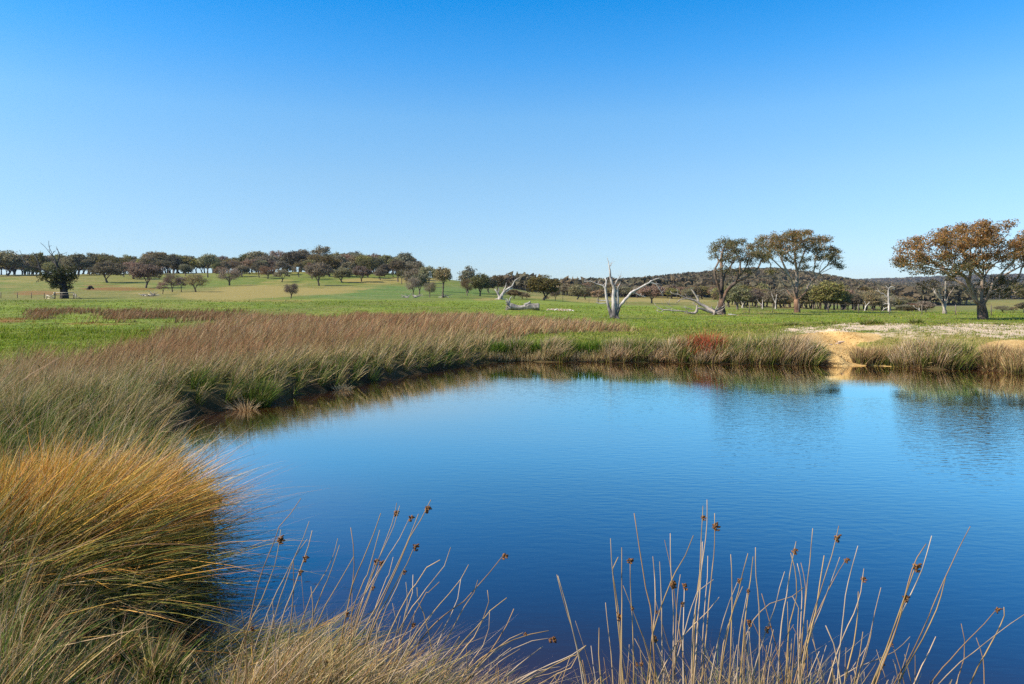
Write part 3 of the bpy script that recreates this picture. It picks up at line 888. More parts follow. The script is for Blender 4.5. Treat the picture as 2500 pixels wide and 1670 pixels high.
# ---- tree C: many-stemmed dark gum beside the fallen tree
gC = hit(1762, 767)
vC = View(1640, 520, 4.193, (515, 1030), gC)
limbsC = [
    [(515, 1030, 0), (512, 960, 0), (512, 900, 0)],
    [(512, 900, 0), (490, 800, -.2), (455, 690, -.4), (430, 590, -.5), (470, 490, -.6), (440, 420, -.6), (445, 330, -.5)],
    [(512, 900, 0), (525, 720, .3), (520, 560, .5), (530, 420, .6), (570, 300, .7)],
    [(515, 940, 0), (560, 800, -.2), (640, 715, -.4), (760, 645, -.8), (860, 560, -1.0), (900, 470, -1.0)],
    [(525, 720, .3), (585, 590, .9), (660, 500, 1.3), (725, 410, 1.5)],
    [(640, 715, -.4), (700, 650, .4), (780, 560, .9), (830, 420, 1.2), (820, 380, 1.2)],
    [(760, 645, -.8), (860, 705, -1.2), (905, 730, -1.3)],
    [(490, 800, -.2), (420, 690, .3), (395, 600, .5)],
]
blobsC = [(540, 275, 70, 36), (600, 300, 60, 32), (470, 330, 55, 42), (425, 380, 35, 38), (620, 330, 70, 36), (690, 290, 28, 32), (590, 400, 65, 42, .6), (520, 460, 60, 45, .6), (690, 380, 50, 36), (430, 440, 30, 30, .7),
          (810, 480, 65, 48, .7), (890, 430, 55, 42), (640, 590, 85, 36, .55), (780, 590, 60, 28, .6), (560, 560, 60, 45, .4), (960, 470, 45, 35, .8), (730, 470, 55, 35, .5), (470, 590, 50, 30, .5), (850, 310, 40, 24), (650, 470, 50, 40, .5), (560, 345, 90, 45, .8), (610, 440, 70, 45, .6), (760, 430, 70, 45, .7), (870, 380, 60, 30, .6)]
def colC(P, C):
    u = RNG.random((len(P), 1))
    return np.where(u < 0.25, rand_col(len(P), (0.20, 0.13, 0.05), 0.3), rand_col(len(P), (0.135, 0.130, 0.060), 0.4))
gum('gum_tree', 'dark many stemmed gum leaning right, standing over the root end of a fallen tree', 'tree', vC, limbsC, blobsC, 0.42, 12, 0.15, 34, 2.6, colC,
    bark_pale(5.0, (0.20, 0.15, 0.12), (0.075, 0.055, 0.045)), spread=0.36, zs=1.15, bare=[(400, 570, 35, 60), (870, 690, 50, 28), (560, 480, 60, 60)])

# ---- tree G: half-dead dark tree on the left
gG = hit(157, 729)
vG = View(0, 560, 3.669, (575, 618), gG)
limbsG = [
    [(575, 618, 0), (572, 560, 0), (560, 490, 0)],
    [(560, 490, 0), (545, 410, 0), (515, 320, -.2), (490, 250, -.3), (450, 205, -.3), (410, 155, -.3), (370, 120, -.3)],
    [(545, 430, 0), (500, 400, -.3), (440, 385, -.5), (370, 345, -.7), (285, 325, -.8), (235, 280, -.8), (190, 250, -.8)],
    [(370, 345, -.7), (345, 270, -.4), (300, 200, -.3)],
    [(515, 320, -.2), (450, 275, .4), (375, 240, .6)],
    [(560, 490, 0), (600, 400, .4), (640, 350, .6)],
    [(515, 300, -.2), (522, 230, .3), (490, 150, .4)],
    [(490, 250, -.3), (455, 200, .1), (432, 150, .2), (430, 100, .2)],
    [(235, 280, -.8), (215, 220, -.8), (200, 185, -.8)],
    [(522, 230, .3), (560, 215, .4), (590, 200, .4)],
]
blobsG = [(430, 430, 65, 45), (490, 480, 70, 42), (570, 460, 80, 52), (620, 420, 48, 45), (540, 385, 45, 40), (600, 520, 40, 24), (410, 395, 40, 28), (650, 370, 34, 38, .7), (545, 430, 60, 45), (480, 430, 50, 40), (600, 370, 50, 40, .5), (550, 510, 55, 20)]
def colG(P, C):
    return rand_col(len(P), (0.062, 0.066, 0.022), 0.5)
gum('half_dead_tree', 'dark tree with leafy lower trunk and bare dead branches above, beside the stockyard rails', 'tree', vG, limbsG, blobsG, 0.62, 26, 0.30, 9, 1.8, colG,
    lambda P, R: np.tile(np.array([[0.050, 0.040, 0.034]]), (len(P), 1)) + smooth01(P[:, 2:3], 5, 9) * 0.06, spread=0.50, tip_r=0.034,
    bare=[(445, 175, 38, 45), (555, 225, 40, 35), (390, 235, 35, 28), (225, 245, 34, 34), (495, 180, 26, 42), (310, 230, 30, 28), (480, 270, 50, 30)], step=0.7)

# ---- tree H3: thin pale tree behind tree A
gT = hit(2306, 766)
vT = View(2100, 520, 5.2275, (1085, 1290), gT)
limbsT = [
    [(1085, 1290, 0), (1085, 1250, 0)],
    [(1085, 1250, 0), (1045, 1150, -.2), (985, 1075, -.4), (900, 985, -.6), (850, 920, -.6)],
    [(1085, 1250, 0), (1065, 1110, .2), (1030, 1000, .4), (985, 895, .5)],
    [(1088, 1250, 0), (1092, 1060, 0), (1098, 890, 0), (1090, 830, 0)],
    [(1090, 1250, 0), (1120, 1080, -.2), (1170, 970, -.5), (1205, 900, -.5)],
    [(1110, 1130, 0), (1200, 1110, .4), (1262, 1060, .5)],
]
blobsT = [(810, 910, 50, 34), (890, 900, 60, 28), (960, 880, 50, 24), (850, 960, 35, 28), (1200, 950, 24, 40), (1160, 860, 40, 24, .6), (920, 950, 40, 20, .6), (1060, 850, 50, 20, .6)]
gum('gum_tree', 'slender pale stemmed tree with sparse crown standing just left of the rust crowned gum', 'tree', vT, limbsT, blobsT, 0.24, 16, 0.2, 30, 1.4,
    lambda P, C: rand_col(len(P), (0.075, 0.065, 0.04), 0.35), bark_pale(0.2, (0.42, 0.36, 0.31), (0.2, 0.15, 0.12)), spread=0.36)

# ------------------------------------------------------------------ dead wood
def dead_tree(name, label, view, limbs, seed_twigs=0, mat=None, cat='dead tree', pale=(0.46, 0.41, 0.37), char=0.0, part=None, tw_len=1.0, wob=0.03, group=None):
    """limbs: lists of (x, y, half_width[, depth]) read off the zoomed region."""
    root = None
    g = Geo()
    for l in limbs:
        P = np.array([list(view.p(q[0], q[1], q[3] if len(q) > 3 else 0.0)) + [view.m(q[2])] for q in l])
        P = resample(P, 0.35, wob)
        R = np.maximum(P[:, 3], 0.012)
        c = np.tile(np.array(pale), (len(P), 1)) * (0.85 + 0.3 * NZ(P[:, 0] * 2, P[:, 2] * 2, 0.7, 2))[:, None]
        if char > 0:
            t = (1 - smooth01(P[:, 2] + (NZ2(P[:, 0], P[:, 2], 0.5, 1) - .5), char * 0.4, char))[:, None]
            c = c * (1 - 0.82 * t) + np.array([0.03, 0.025, 0.022]) * 0.82 * t
        tube(g, P[:, :3], R, c, 9 if R[0] > 0.1 else 5, True, 0.10)
        for k in range(seed_twigs):
            i = RNG.integers(len(P) // 2, len(P))
            d = RNG.normal(size=3); d[2] = abs(d[2]) * 0.8; d /= np.linalg.norm(d)
            ln = (0.3 + 0.6 * RNG.random()) * tw_len
            q = P[i, :3]
            pts = np.array([q, q + d * ln * 0.5, q + d * ln + np.array([0, 0, 0.15 * ln])])
            r0 = max(0.012, min(R[i] * 0.6, 0.035))
            tube(g, pts, [r0, r0 * 0.7, r0 * 0.3], c[i], 3, True)
    o = g.build(name, mat or MAT_DEAD, None, smooth=True)
    o.location = tuple(view.g)
    tag(o, label, cat, group)
    return o

vD = View(1100, 600, 3.669, (1465, 652), hit(1499, 777))
dead_tree('dead_tree', 'bleached leafless dead tree with a tall spike and one long limb reaching right', vD, [
    [(1462, 665, 46), (1463, 640, 36), (1463, 600, 27), (1462, 540, 21), (1462, 480, 18), (1466, 410, 16), (1460, 360, 14), (1446, 338, 12), (1433, 290, 10), (1429, 225, 8), (1421, 190, 5.5), (1415, 145, 3), (1402, 110, 1.6)],
    [(1422, 195, 4), (1434, 178, 4), (1442, 163, 3)],
    [(1462, 375, 9), (1478, 345, 9), (1494, 312, 7), (1521, 280, 4)],
    [(1452, 640, 20), (1432, 590, 17), (1415, 545, 13), (1402, 485, 12), (1393, 430, 10), (1386, 380, 9), (1365, 360, 7), (1335, 352, 6), (1285, 332, 4.5), (1240, 322, 3.5), (1196, 320, 2)],
    [(1387, 380, 8), (1395, 345, 7), (1390, 300, 4.5)],
    [(1482, 635, 22), (1500, 580, 17), (1525, 530, 14), (1565, 485, 13), (1600, 445, 11), (1640, 408, 10), (1695, 382, 9), (1755, 348, 8), (1795, 320, 7), (1840, 302, 5), (1885, 292, 4), (1915, 300, 3), (1942, 311, 2)],
    [(1790, 333, 6), (1838, 345, 5), (1868, 385, 4.5), (1890, 420, 3.5), (1906, 452, 2)],
    [(1835, 342, 4), (1862, 345, 2.5), (1895, 350, 1.5)],
    [(1610, 430, 7), (1655, 428, 6), (1695, 448, 4), (1752, 462, 2)],
    [(1478, 600, 16), (1494, 540, 14), (1499, 480, 12), (1494, 410, 9), (1502, 372, 7), (1526, 330, 2.5)],
    [(1320, 350, 3, .1), (1330, 325, 2, .3), (1345, 310, 1.2, .4)],
    [(1480, 640, 20, -.2), (1500, 660, 14, -.5), (1515, 672, 8, -.8)],
    [(1445, 640, 20, -.2), (1430, 660, 14, -.4), (1415, 672, 8, -.6)],
], 3, char=1.9, tw_len=0.7, wob=0.045)

vH = View(1100, 600, 3.669, (440, 480), hit(1220, 731))
dead_tree('dead_tree', 'small grey dead tree with twisted roots and one raised branch, behind the hollow log', vH, [
    [(440, 485, 22), (448, 465, 20), (462, 440, 14), (478, 415, 11), (500, 395, 9), (530, 375, 8), (553, 360, 6), (566, 330, 5), (582, 308, 4), (600, 295, 3), (632, 280, 1.8)],
    [(582, 308, 3), (600, 308, 2.4), (622, 311, 1.5)],
    [(440, 470, 14), (430, 440, 10), (415, 415, 7), (398, 390, 4)],
    [(470, 430, 10), (495, 415, 8), (525, 395, 6), (555, 382, 3)],
    [(465, 440, 9), (478, 400, 6), (492, 370, 4), (500, 330, 2)],
    [(432, 470, 10), (415, 478, 7), (395, 482, 4)],
    [(450, 478, 10), (470, 480, 8), (500, 484, 4)],
    [(425, 425, 6), (432, 400, 4), (430, 380, 2)],
], 2, tw_len=0.9)

vK = View(1640, 520, 4.193, (2228, 1008), hit(2171, 761))
dead_tree('dead_tree', 'tall pale dead trunk with a crooked two armed top, in front of the right scrub', vK, [
    [(2230, 1015, 16), (2226, 960, 12), (2222, 900, 10), (2218, 850, 9), (2220, 790, 7), (2226, 765, 6), (2250, 752, 5), (2274, 755, 4), (2284, 785, 3)],
    [(2220, 862, 7), (2195, 850, 6), (2165, 822, 5.5), (2140, 818, 4), (2115, 800, 3.5), (2088, 790, 2)],
    [(2220, 775, 4), (2205, 755, 3), (2190, 742, 2)],
    [(2225, 945, 5), (2195, 925, 4), (2165, 935, 2.5)],
    [(2226, 965, 4), (2200, 965, 3.5), (2175, 980, 3), (2155, 1002, 2)],
], 1, tw_len=1.0, wob=0.05)

# the fallen tree
vF = View(1560, 680, 7.827, (1480, 680), hit(1746, 768))
dead_tree('fallen_tree', 'large fallen dead tree, grey branches spread on grass, roots against a dark gum', vF, [
    [(1500, 640, 55, -.3), (1420, 620, 48, -.3), (1340, 560, 38), (1250, 510, 30), (1150, 450, 25), (1080, 410, 22), (1000, 390, 20), (930, 370, 18), (860, 340, 14), (780, 300, 12), (690, 290, 10), (640, 265, 7), (622, 232, 5)],
    [(1420, 650, 26, -.5), (1300, 610, 24, -.7), (1200, 575, 22, -.8), (1110, 555, 20, -.8)],
    [(1100, 500, 12, -.8), (1105, 560, 26, -.8), (1095, 620, 32, -.8), (1060, 650, 26, -.8), (960, 655, 12, -.9), (860, 650, 6, -1)],
    [(1160, 430, 24), (1150, 380, 20), (1110, 320, 17), (1070, 260, 15), (1035, 205, 10)],
    [(1155, 380, 8), (1150, 330, 7), (1148, 310, 4)],
    [(960, 385, 13), (880, 385, 12), (810, 395, 10), (770, 435, 7), (750, 465, 4), (715, 470, 2.5)],
    [(1040, 380, 12), (980, 345, 9), (920, 315, 6), (895, 300, 4)],
    [(780, 300, 7), (760, 260, 5), (745, 180, 3)],
    [(980, 640, 10, -1), (900, 630, 10, -1.1), (800, 615, 12, -1.2), (700, 610, 13, -1.2), (600, 605, 14, -1.3), (500, 590, 13, -1.3), (420, 580, 11, -1.3), (350, 545, 8, -1.3), (310, 510, 6, -1.3), (275, 460, 4, -1.3)],
    [(440, 600, 9, -1.5), (400, 630, 8, -1.6), (350, 620, 6, -1.6), (310, 605, 4, -1.6)],
    [(760, 600, 6, -1.2), (660, 580, 5, -1.0), (560, 560, 5, -.9), (480, 530, 4, -.9), (440, 480, 3, -.9), (432, 415, 2, -.9)],
    [(660, 540, 4, -.6), (620, 520, 5, -.6), (570, 490, 6, -.5), (545, 440, 4, -.5), (510, 415, 3, -.5)],
    [(580, 500, 4, -.4), (590, 440, 3, -.4), (600, 380, 2, -.4)],
    [(1050, 590, 9, -.6), (960, 565, 7, -.5), (890, 540, 6, -.5), (825, 545, 4, -.5)],
    [(890, 540, 4, -.5), (905, 575, 3, -.6), (920, 610, 2, -.7)],
    [(1080, 510, 8, -.7), (1040, 470, 7, -.6), (1020, 460, 4, -.6)],
    [(870, 640, 5, -.9), (930, 600, 4, -.7), (980, 560, 3, -.5)],
    [(1480, 600, 14, -.4), (1540, 560, 10, -.6), (1620, 510, 6, -.8), (1680, 460, 3, -.9)],
    [(1450, 620, 18, -.5), (1480, 550, 12, -.7), (1500, 490, 6, -.8), (1485, 430, 2.5, -.8)],
    [(1440, 600, 18, -.6), (1430, 650, 16, -.8), (1415, 695, 9, -.9)],
    [(1490, 640, 14, -.7), (1560, 600, 10, -.9), (1600, 560, 5, -1.0)],
    [(1460, 640, 16, -.6), (1520, 670, 12, -.9), (1580, 680, 7, -1.0)],
    [(1440, 590, 12, -.6), (1400, 560, 9, -.7), (1370, 520, 5, -.8)],
], 4, tw_len=0.6, pale=(0.34, 0.285, 0.24), wob=0.045)
vP = View(1560, 680, 7.827, (1800, 700), hit(1790, 770))
dead_tree('fallen_branch', 'short bleached branch lying on the grass right of the fallen tree roots', vP, [
    [(1700, 680, 8), (1760, 685, 11), (1830, 690, 12), (1890, 705, 9), (1893, 716, 4)], [(1780, 682, 4), (1750, 668, 3)]], 0, cat='branch', pale=(0.5, 0.46, 0.42))
dead_tree('fallen_branch', 'thin dark bent branch lying in the shade right of the fallen tree', View(1560, 680, 7.827, (2050, 680), hit(1822, 768)), [
    [(1940, 672, 4), (2000, 655, 4), (2070, 636, 4), (2130, 668, 3)], [(1940, 672, 4), (1880, 680, 3)]], 0, cat='branch', pale=(0.07, 0.06, 0.05))
dead_tree('fallen_branch', 'pale dead branch resting on the grass just left of the bleached dead tree', View(1100, 600, 3.669, (1350, 515), hit(1468, 742)), [
    [(1305, 482, 3), (1350, 484, 4), (1390, 486, 4), (1440, 492, 3)], [(1300, 500, 3), (1330, 510, 4), (1390, 508, 3)], [(1330, 485, 2), (1310, 465, 1.5)]], 3, cat='branch', pale=(0.5, 0.46, 0.42))

# the hollow log
def build_log():
    gL = hit(1282, 758)
    k = gL[1] / F
    root = empty('hollow_log', tuple(gL)); tag(root, 'thick hollow grey log with jagged roots at its left end, lying on bright grass', 'log')
    g = Geo()
    def X(zx): return (zx - 800) / 9.783 * k
    def Zz(zy): return (1130 - zy) / 9.783 * k
    # trunk as rings (x, centre y, half height)
    rings = [(400, 1060, 75), (450, 1050, 85), (510, 1045, 75), (580, 1060, 62), (660, 1068, 55), (740, 1063, 55), (820, 1050, 66), (880, 1040, 78), (950, 1042, 74), (1020, 1045, 76), (1080, 1048, 80), (1135, 1050, 84)]
    R = resample(np.array([[X(a), 0.0, Zz(b), c / 9.783 * k] for a, b, c in rings]), 0.12)
    n = 20
    ang = np.arange(n) / n * 2 * math.pi
    V = []; C = []
    for i, (x, _, z, r) in enumerate(R):
        rr = r * (1 + 0.10 * (NZ(ang * 2.5 + 3, np.full(n, x * 1.6), 1.0, 3) - 0.5) * 2 + 0.05 * np.sin(ang * 5 + x * 2))
        jag = 0.10 * (RNG.random(n) - 0.3) if i == len(R) - 1 else 0
        V.append(np.stack([np.full(n, x) + jag, rr * np.cos(ang), z + rr * np.sin(ang)], 1))
        C.append(np.tile([[0.36, 0.31, 0.27]], (n, 1)) * (0.7 + 0.6 * NZ2(ang * 3, np.full(n, x * 2), 1.0, 2))[:, None])
    nR = len(R)
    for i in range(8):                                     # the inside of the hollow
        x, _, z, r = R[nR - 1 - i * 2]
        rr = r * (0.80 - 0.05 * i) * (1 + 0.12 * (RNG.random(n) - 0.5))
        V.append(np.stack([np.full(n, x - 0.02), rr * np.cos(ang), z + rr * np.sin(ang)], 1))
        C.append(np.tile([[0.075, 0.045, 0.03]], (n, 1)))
    m = len(V)
    V = np.concatenate(V); C = np.concatenate(C)
    i = np.arange(m - 1)[:, None]; j = np.arange(n)[None, :]; j2 = (j + 1) % n
    q = np.stack([i * n + j, i * n + j2, (i + 1) * n + j2, (i + 1) * n + j], -1).reshape(-1, 4)
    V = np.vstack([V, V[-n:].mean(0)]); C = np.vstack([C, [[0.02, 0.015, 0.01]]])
    t = [((m - 1) * n + jj, (m - 1) * n + (jj + 1) % n, len(V) - 1) for jj in range(n)]
    g.add(V, t, q, C)
    g.build('trunk', MAT_DEAD, root, smooth=True)
    g = Geo()
    tube(g, resample(np.array([[X(800), -.1, Zz(1020)], [X(860), -.1, Zz(985)], [X(905), -.1, Zz(950)], [X(918), -.1, Zz(928)]]), 0.1), np.linspace(0.30, 0.10, len(resample(np.array([[X(800), -.1, Zz(1020)], [X(860), -.1, Zz(985)], [X(905), -.1, Zz(950)], [X(918), -.1, Zz(928)]]), 0.1))), (0.45, 0.40, 0.35), 9, True, 0.1)
    g.build('branch_stub', MAT_DEAD, root, smooth=True)
    g = Geo()
    for k_ in range(34):
        a = RNG.random() * 2 * math.pi
        ln = 0.45 + 0.55 * RNG.random()
        x0, z0 = X(430), Zz(1060)
        d = np.array([-0.35 - 0.5 * RNG.random(), math.cos(a) * ln, math.sin(a) * ln * 0.9])
        pts = resample(np.array([[x0, 0, z0], [x0 + d[0] * 0.3, d[1] * 0.5, z0 + d[2] * 0.55], [x0 + d[0] * 0.7, d[1], z0 + d[2]]]), 0.15, 0.05)
        tube(g, pts, np.linspace(0.14, 0.03, len(pts)), np.array([0.42, 0.35, 0.30]) * (0.5 + 0.7 * RNG.random()), 5, True, 0.15)
    for a_ in ([(400, 1000), (375, 930), (380, 870), (350, 860)], [(395, 960), (430, 890), (440, 850), (478, 805)], [(420, 990), (440, 930), (430, 880)]):
        pts = resample(np.array([[X(a), -0.1, Zz(b)] for a, b in a_]), 0.12, 0.02)
        tube(g, pts, np.linspace(0.12, 0.035, len(pts)), (0.5, 0.45, 0.40), 6, True, 0.1)
    g.build('root_plate', MAT_DEAD, root, smooth=True)
build_log()

def stick_pile(label, px, py, w, n):
    gp = hit(px, py); k = gp[1] / F
    g = Geo()
    for i in range(n):
        x0 = (RNG.random() - 0.5) * w * k; y0 = (RNG.random() - 0.5) * w * k * 0.5
        a = RNG.random() * 6.28; ln = (0.6 + 1.6 * RNG.random()); up = RNG.random() * 0.7
        p0 = np.array([x0, y0, 0.05 + 0.3 * RNG.random()])
        d = np.array([math.cos(a), math.sin(a) * 0.6, up]) * ln
        pts = resample(np.array([p0, p0 + d * 0.5 + RNG.normal(size=3) * 0.08, p0 + d]), 0.4)
        tube(g, pts, np.linspace(0.09, 0.03, len(pts)), np.array([0.48, 0.42, 0.36]) * (0.5 + 0.8 * RNG.random()), 4, True)
    o = g.build('branch_pile', MAT_DEAD, None)
    o.location = tuple(gp)
    tag(o, label, 'branches')
stick_pile('pale heap of dead branches on the grass left of the three small hillside trees', 362, 724, 34, 26)
stick_pile('bleached heap of dead wood at the foot of the dark tree cluster on the slope', 1004, 728, 30, 20)
stick_pile('scattered grey sticks at the foot of the thin tree, lower right slope', 1088, 727, 22, 9)

# burnt stump on the slope
g_ = Geo()
gs_ = hit(217, 707)
tube(g_, resample(np.array([[0, 0, -0.2], [0.1, 0, 0.5], [0.4, 0, 0.9], [1.0, 0, 0.5], [1.5, 0, 0.25]]), 0.2, 0.05), np.linspace(0.6, 0.2, len(resample(np.array([[0, 0, -0.2], [0.1, 0, 0.5], [0.4, 0, 0.9], [1.0, 0, 0.5], [1.5, 0, 0.25]]), 0.2))), (0.03, 0.025, 0.02), 8, True, 0.2)
for a_ in range(5):
    tube(g_, np.array([[0, 0, .1], [-.6 - .2 * a_, .3 * a_ - .6, .25]]), [.14, .05], (0.05, 0.035, 0.025), 5, True, 0.1)
o_ = g_.build('tree_stump', MAT_DEAD, None, smooth=True); o_.location = tuple(gs_)
tag(o_, 'small blackened stump alone on the rust coloured slope', 'stump')

# ------------------------------------------------------------------ stockyard rails and fences
def beam(g, a, b, w, h, c):
    a = np.array(a, float); b = np.array(b, float)
    d = b - a; L = np.linalg.norm(d); d /= L
    s = np.cross(d, [0, 0, 1.0]);
    if np.linalg.norm(s) < 1e-3: s = np.array([1.0, 0, 0])
    s /= np.linalg.norm(s); u = np.cross(s, d)
    V = []
    for e in (a, b):
        for sx, sz in ((-1, -1), (1, -1), (1, 1), (-1, 1)):
            V.append(e + s * sx * w / 2 + u * sz * h / 2)
    q = [(0, 1, 2, 3), (7, 6, 5, 4), (0, 4, 5, 1), (1, 5, 6, 2), (2, 6, 7, 3), (3, 7, 4, 0)]
    g.add(V, None, q, c)

def build_rails():
    gp = hit(133, 729.5)
    k = gp[1] / F
    s = 11.74
    root = empty('stockyard_rails', tuple(gp)); tag(root, 'weathered timber and pipe stockyard rails around the base of the half dead tree', 'stockyard fence')
    def P(x, y, d=0.0): return ((x - 857) / s * k, d, (570 - y) / s * k)
    grey = (0.42, 0.36, 0.28); dark = (0.14, 0.11, 0.09)
    posts = [(630, 455, 0), (870, 380, 0), (1375, 400, .4), (1465, 430, 0), (1030, 395, .5)]
    for x, y, d in posts:
        g = Geo(); beam(g, P(x, 585, d), P(x, y, d), 0.15, 0.15, grey if x > 1400 or x < 700 else dark); g.build('post', MAT_POST, root)
    rails = [((600, 460, 0), (870, 460, 0), dark), ((610, 565, 0), (870, 570, 0), (0.55, 0.47, 0.36)), ((880, 390, 0), (1375, 395, .4), grey), ((880, 460, 0), (1400, 460, .4), dark),
             ((650, 470, -.1), (860, 555, -.1), (0.5, 0.43, 0.33)), ((800, 470, -.1), (860, 435, -.1), (0.5, 0.43, 0.33)), ((845, 385, -.1), (870, 430, -.1), (0.6, 0.52, 0.42)), ((1375, 440, .2), (1465, 435, 0), grey),
             ((1485, 490, 0), (1660, 590, 0), dark), ((1660, 600, 0), (2120, 605, 0), (0.2, 0.17, 0.13)), ((700, 540, -.1), (800, 480, -.1), grey)]
    for a, b, c in rails:
        g = Geo(); beam(g, P(*a), P(*b), 0.09, 0.12, c); g.build('rail', MAT_POST, root)
build_rails()

def fence_line(name, label, pts, n, h, sag_wires=2, group=None):
    """A thin paddock fence: posts (parts) and wires between them."""
    A = np.array([hit(*q) for q in pts])
    root = empty(name, tuple(A[0])); tag(root, label, 'fence', group)
    seg = np.linalg.norm(np.diff(A[:, :2], axis=0), axis=1); cum = np.concatenate([[0], np.cumsum(seg)])
    P = []
    for i in range(n):
        s = cum[-1] * i / (n - 1)
        x = np.interp(s, cum, A[:, 0]); y = np.interp(s, cum, A[:, 1])
        P.append(np.array([x, y, h1(x, y)]))
    me = None
    for q in P:
        if me is None:
            g = Geo(); beam(g, (0, 0, -0.2), (0, 0, h), 0.09, 0.09, (0.16, 0.13, 0.10))
            o = g.build('post', MAT_POST, root); me = o.data
        else:
            o = bpy.data.objects.new('post', me); COL.objects.link(o); o.parent = root
        o.location = tuple(q - A[0])
    g = Geo()
    for wz in np.linspace(0.45, h - 0.12, sag_wires):
        for a, b in zip(P[:-1], P[1:]):
            beam(g, a - A[0] + [0, 0, wz], b - A[0] + [0, 0, wz], 0.012, 0.012, (0.2, 0.18, 0.16))
    g.build('wire', MAT_POST, root)
fence_line('wire_fence', 'thin post and wire fence across the green paddock, in front of the right scrub', [(1830, 763), (1911, 763), (2062, 765), (2220, 768), (2420, 771)], 9, 1.35)
fence_line('wire_fence', 'thin post and wire fence at the foot of the hill, left of the stockyard rails', [(-40, 729), (31, 728), (56, 728), (108, 729)], 5, 1.1)
#fence_line('wire_fence', 'low wire fence along the foot of the dry yellow slope', [(250, 733), (470, 737), (680, 739), (760, 738)], 14, 1.1)
fence_line('wire_fence', 'distant wire fence in front of the round dome shaped tree', [(1374, 736), (1460, 740), (1530, 742)], 4, 1.4)

# ------------------------------------------------------------------ hillside trees: shapes
OLIVE = (0.205, 0.175, 0.075); BROWNISH = (0.245, 0.175, 0.100); GREYGREEN = (0.185, 0.180, 0.095)
def tree_shape(kind, seed):
    """Returns (trunk mesh, crown mesh), 1 unit tall trees scaled to 10 m; width about 'w'."""
    rs = np.random.default_rng(seed)
    H = 10.0
    bark = lambda P, R: np.tile([[0.13, 0.10, 0.08]], (len(P), 1))
    spec = dict(dome=(5.0, 4.2, 0.20, 13, 1.8), tall=(3.4, 4.2, 0.30, 9, 1.4), spread=(6.4, 3.6, 0.20, 13, 1.7), clumpy=(4.6, 4.2, 0.24, 11, 1.35), sparse=(4.2, 3.8, 0.28, 9, 1.2), twiggy=(4.4, 4.2, 0.22, 11, 1.5), umbrella=(5.4, 2.6, 0.48, 10, 1.4))[kind]
    rx, rz, zlow, nb, br = spec
    cz = H - rz * 0.95
    blobs = []
    for i in range(nb * 2):
        for _ in range(30):
            v = rs.normal(size=3); v /= np.linalg.norm(v)
            if v[2] < -0.75: continue
            rr = 0.62 + 0.25 * rs.random()
            c = np.array([v[0] * rx * rr, v[1] * rx * rr, cz + v[2] * rz * rr * (0.95 if v[2] > 0 else 0.8)])
            if all(np.linalg.norm(c - b[0]) > br * 0.85 for b in blobs): break
        blobs.append((c, br * (0.75 + 0.5 * rs.random())))
    tips = []
    dens = dict(sparse=9, twiggy=16).get(kind, 12)
    for c, r in blobs:
        n = int(dens * r ** 1.2)
        v = rs.normal(size=(n, 3)); v /= np.linalg.norm(v, axis=1, keepdims=True); v *= rs.random((n, 1)) ** 0.4
        tips.append(c + v * np.array([r, r, r * 0.72]))
    tips = np.concatenate(tips)
    fork = H * zlow * (0.6 + 0.3 * rs.random())
    lean = rs.normal(size=2) * 0.35
    limbs = [[(0, 0, 0), (lean[0] * .4, lean[1] * .4, fork * .5), (lean[0], lean[1], fork)]]
    for i in range(4 if kind != 'tall' else 3):
        a = i * 2.1 + rs.random(); d = rx * (0.35 + 0.25 * rs.random())
        limbs.append([(lean[0], lean[1], fork), (lean[0] + math.cos(a) * d * .45, lean[1] + math.sin(a) * d * .45, fork + (cz - fork) * .5), (math.cos(a) * d, math.sin(a) * d, cz + rz * .25)])
    pos, par, ends = grow(limbs, tips, 0.8, 0.09, 0.35)
    tr = dict(tall=0.30, twiggy=0.30, sparse=0.26).get(kind, 0.36)
    rad = radii(pos, par, ends, tr, 0.03)
    gt = Geo(); skeleton_mesh(gt, pos, par, rad, bark, 6)
    to = gt.build('trunk', MAT_BARK, None, smooth=True, link=False)
    gl = Geo()
    base = dict(twiggy=BROWNISH, dome=OLIVE, tall=GREYGREEN, spread=BROWNISH, clumpy=OLIVE, sparse=BROWNISH, umbrella=OLIVE)[kind]
    if kind == 'twiggy':
        leaves(gl, tips, 8, 1.0, 0.5, lambda P, C: rand_col(len(P), base, 0.4), -0.3, 0.9, 0.12)
    else:
        leaves(gl, tips, 9, 0.85, 0.50, lambda P, C: rand_col(len(P), base, 0.4), 0.3, 0.55, 0.36)
    co = gl.build('crown', MAT_LEAF_FAR, None, link=False)
    w = 2 * np.percentile(np.abs(tips[:, 0]), 97) + 0.6
    return to.data, co.data, w, tips[:, 2].max() + 0.3

SHAPES = {}
for i_, (kd, sd) in enumerate([('dome', 1), ('dome', 2), ('tall', 3), ('tall', 4), ('spread', 5), ('spread', 6), ('clumpy', 7), ('clumpy', 8), ('sparse', 9), ('twiggy', 10), ('twiggy', 11), ('umbrella', 12)]):
    SHAPES.setdefault(kd, []).append(tree_shape(kd, sd))

def hill_tree(kind, px, base, top, width, label, group=None, loc=None, cat='tree', name='hillside_tree'):
    g = loc if loc is not None else hit(px, base, 110)
    k = g[1] / F
    tm, cm, w, h = SHAPES[kind][int(RNG.integers(len(SHAPES[kind])))]
    H = (base - top) * k; W = width * k
    root = empty(name, tuple(g), RNG.random() * 6.28)
    root.scale = (W / w, W / w, H / h)
    tag(root, label, cat, group)
    for nm, md in (('trunk', tm), ('crown', cm)):
        o = bpy.data.objects.new(nm, md); COL.objects.link(o); o.parent = root
    return root

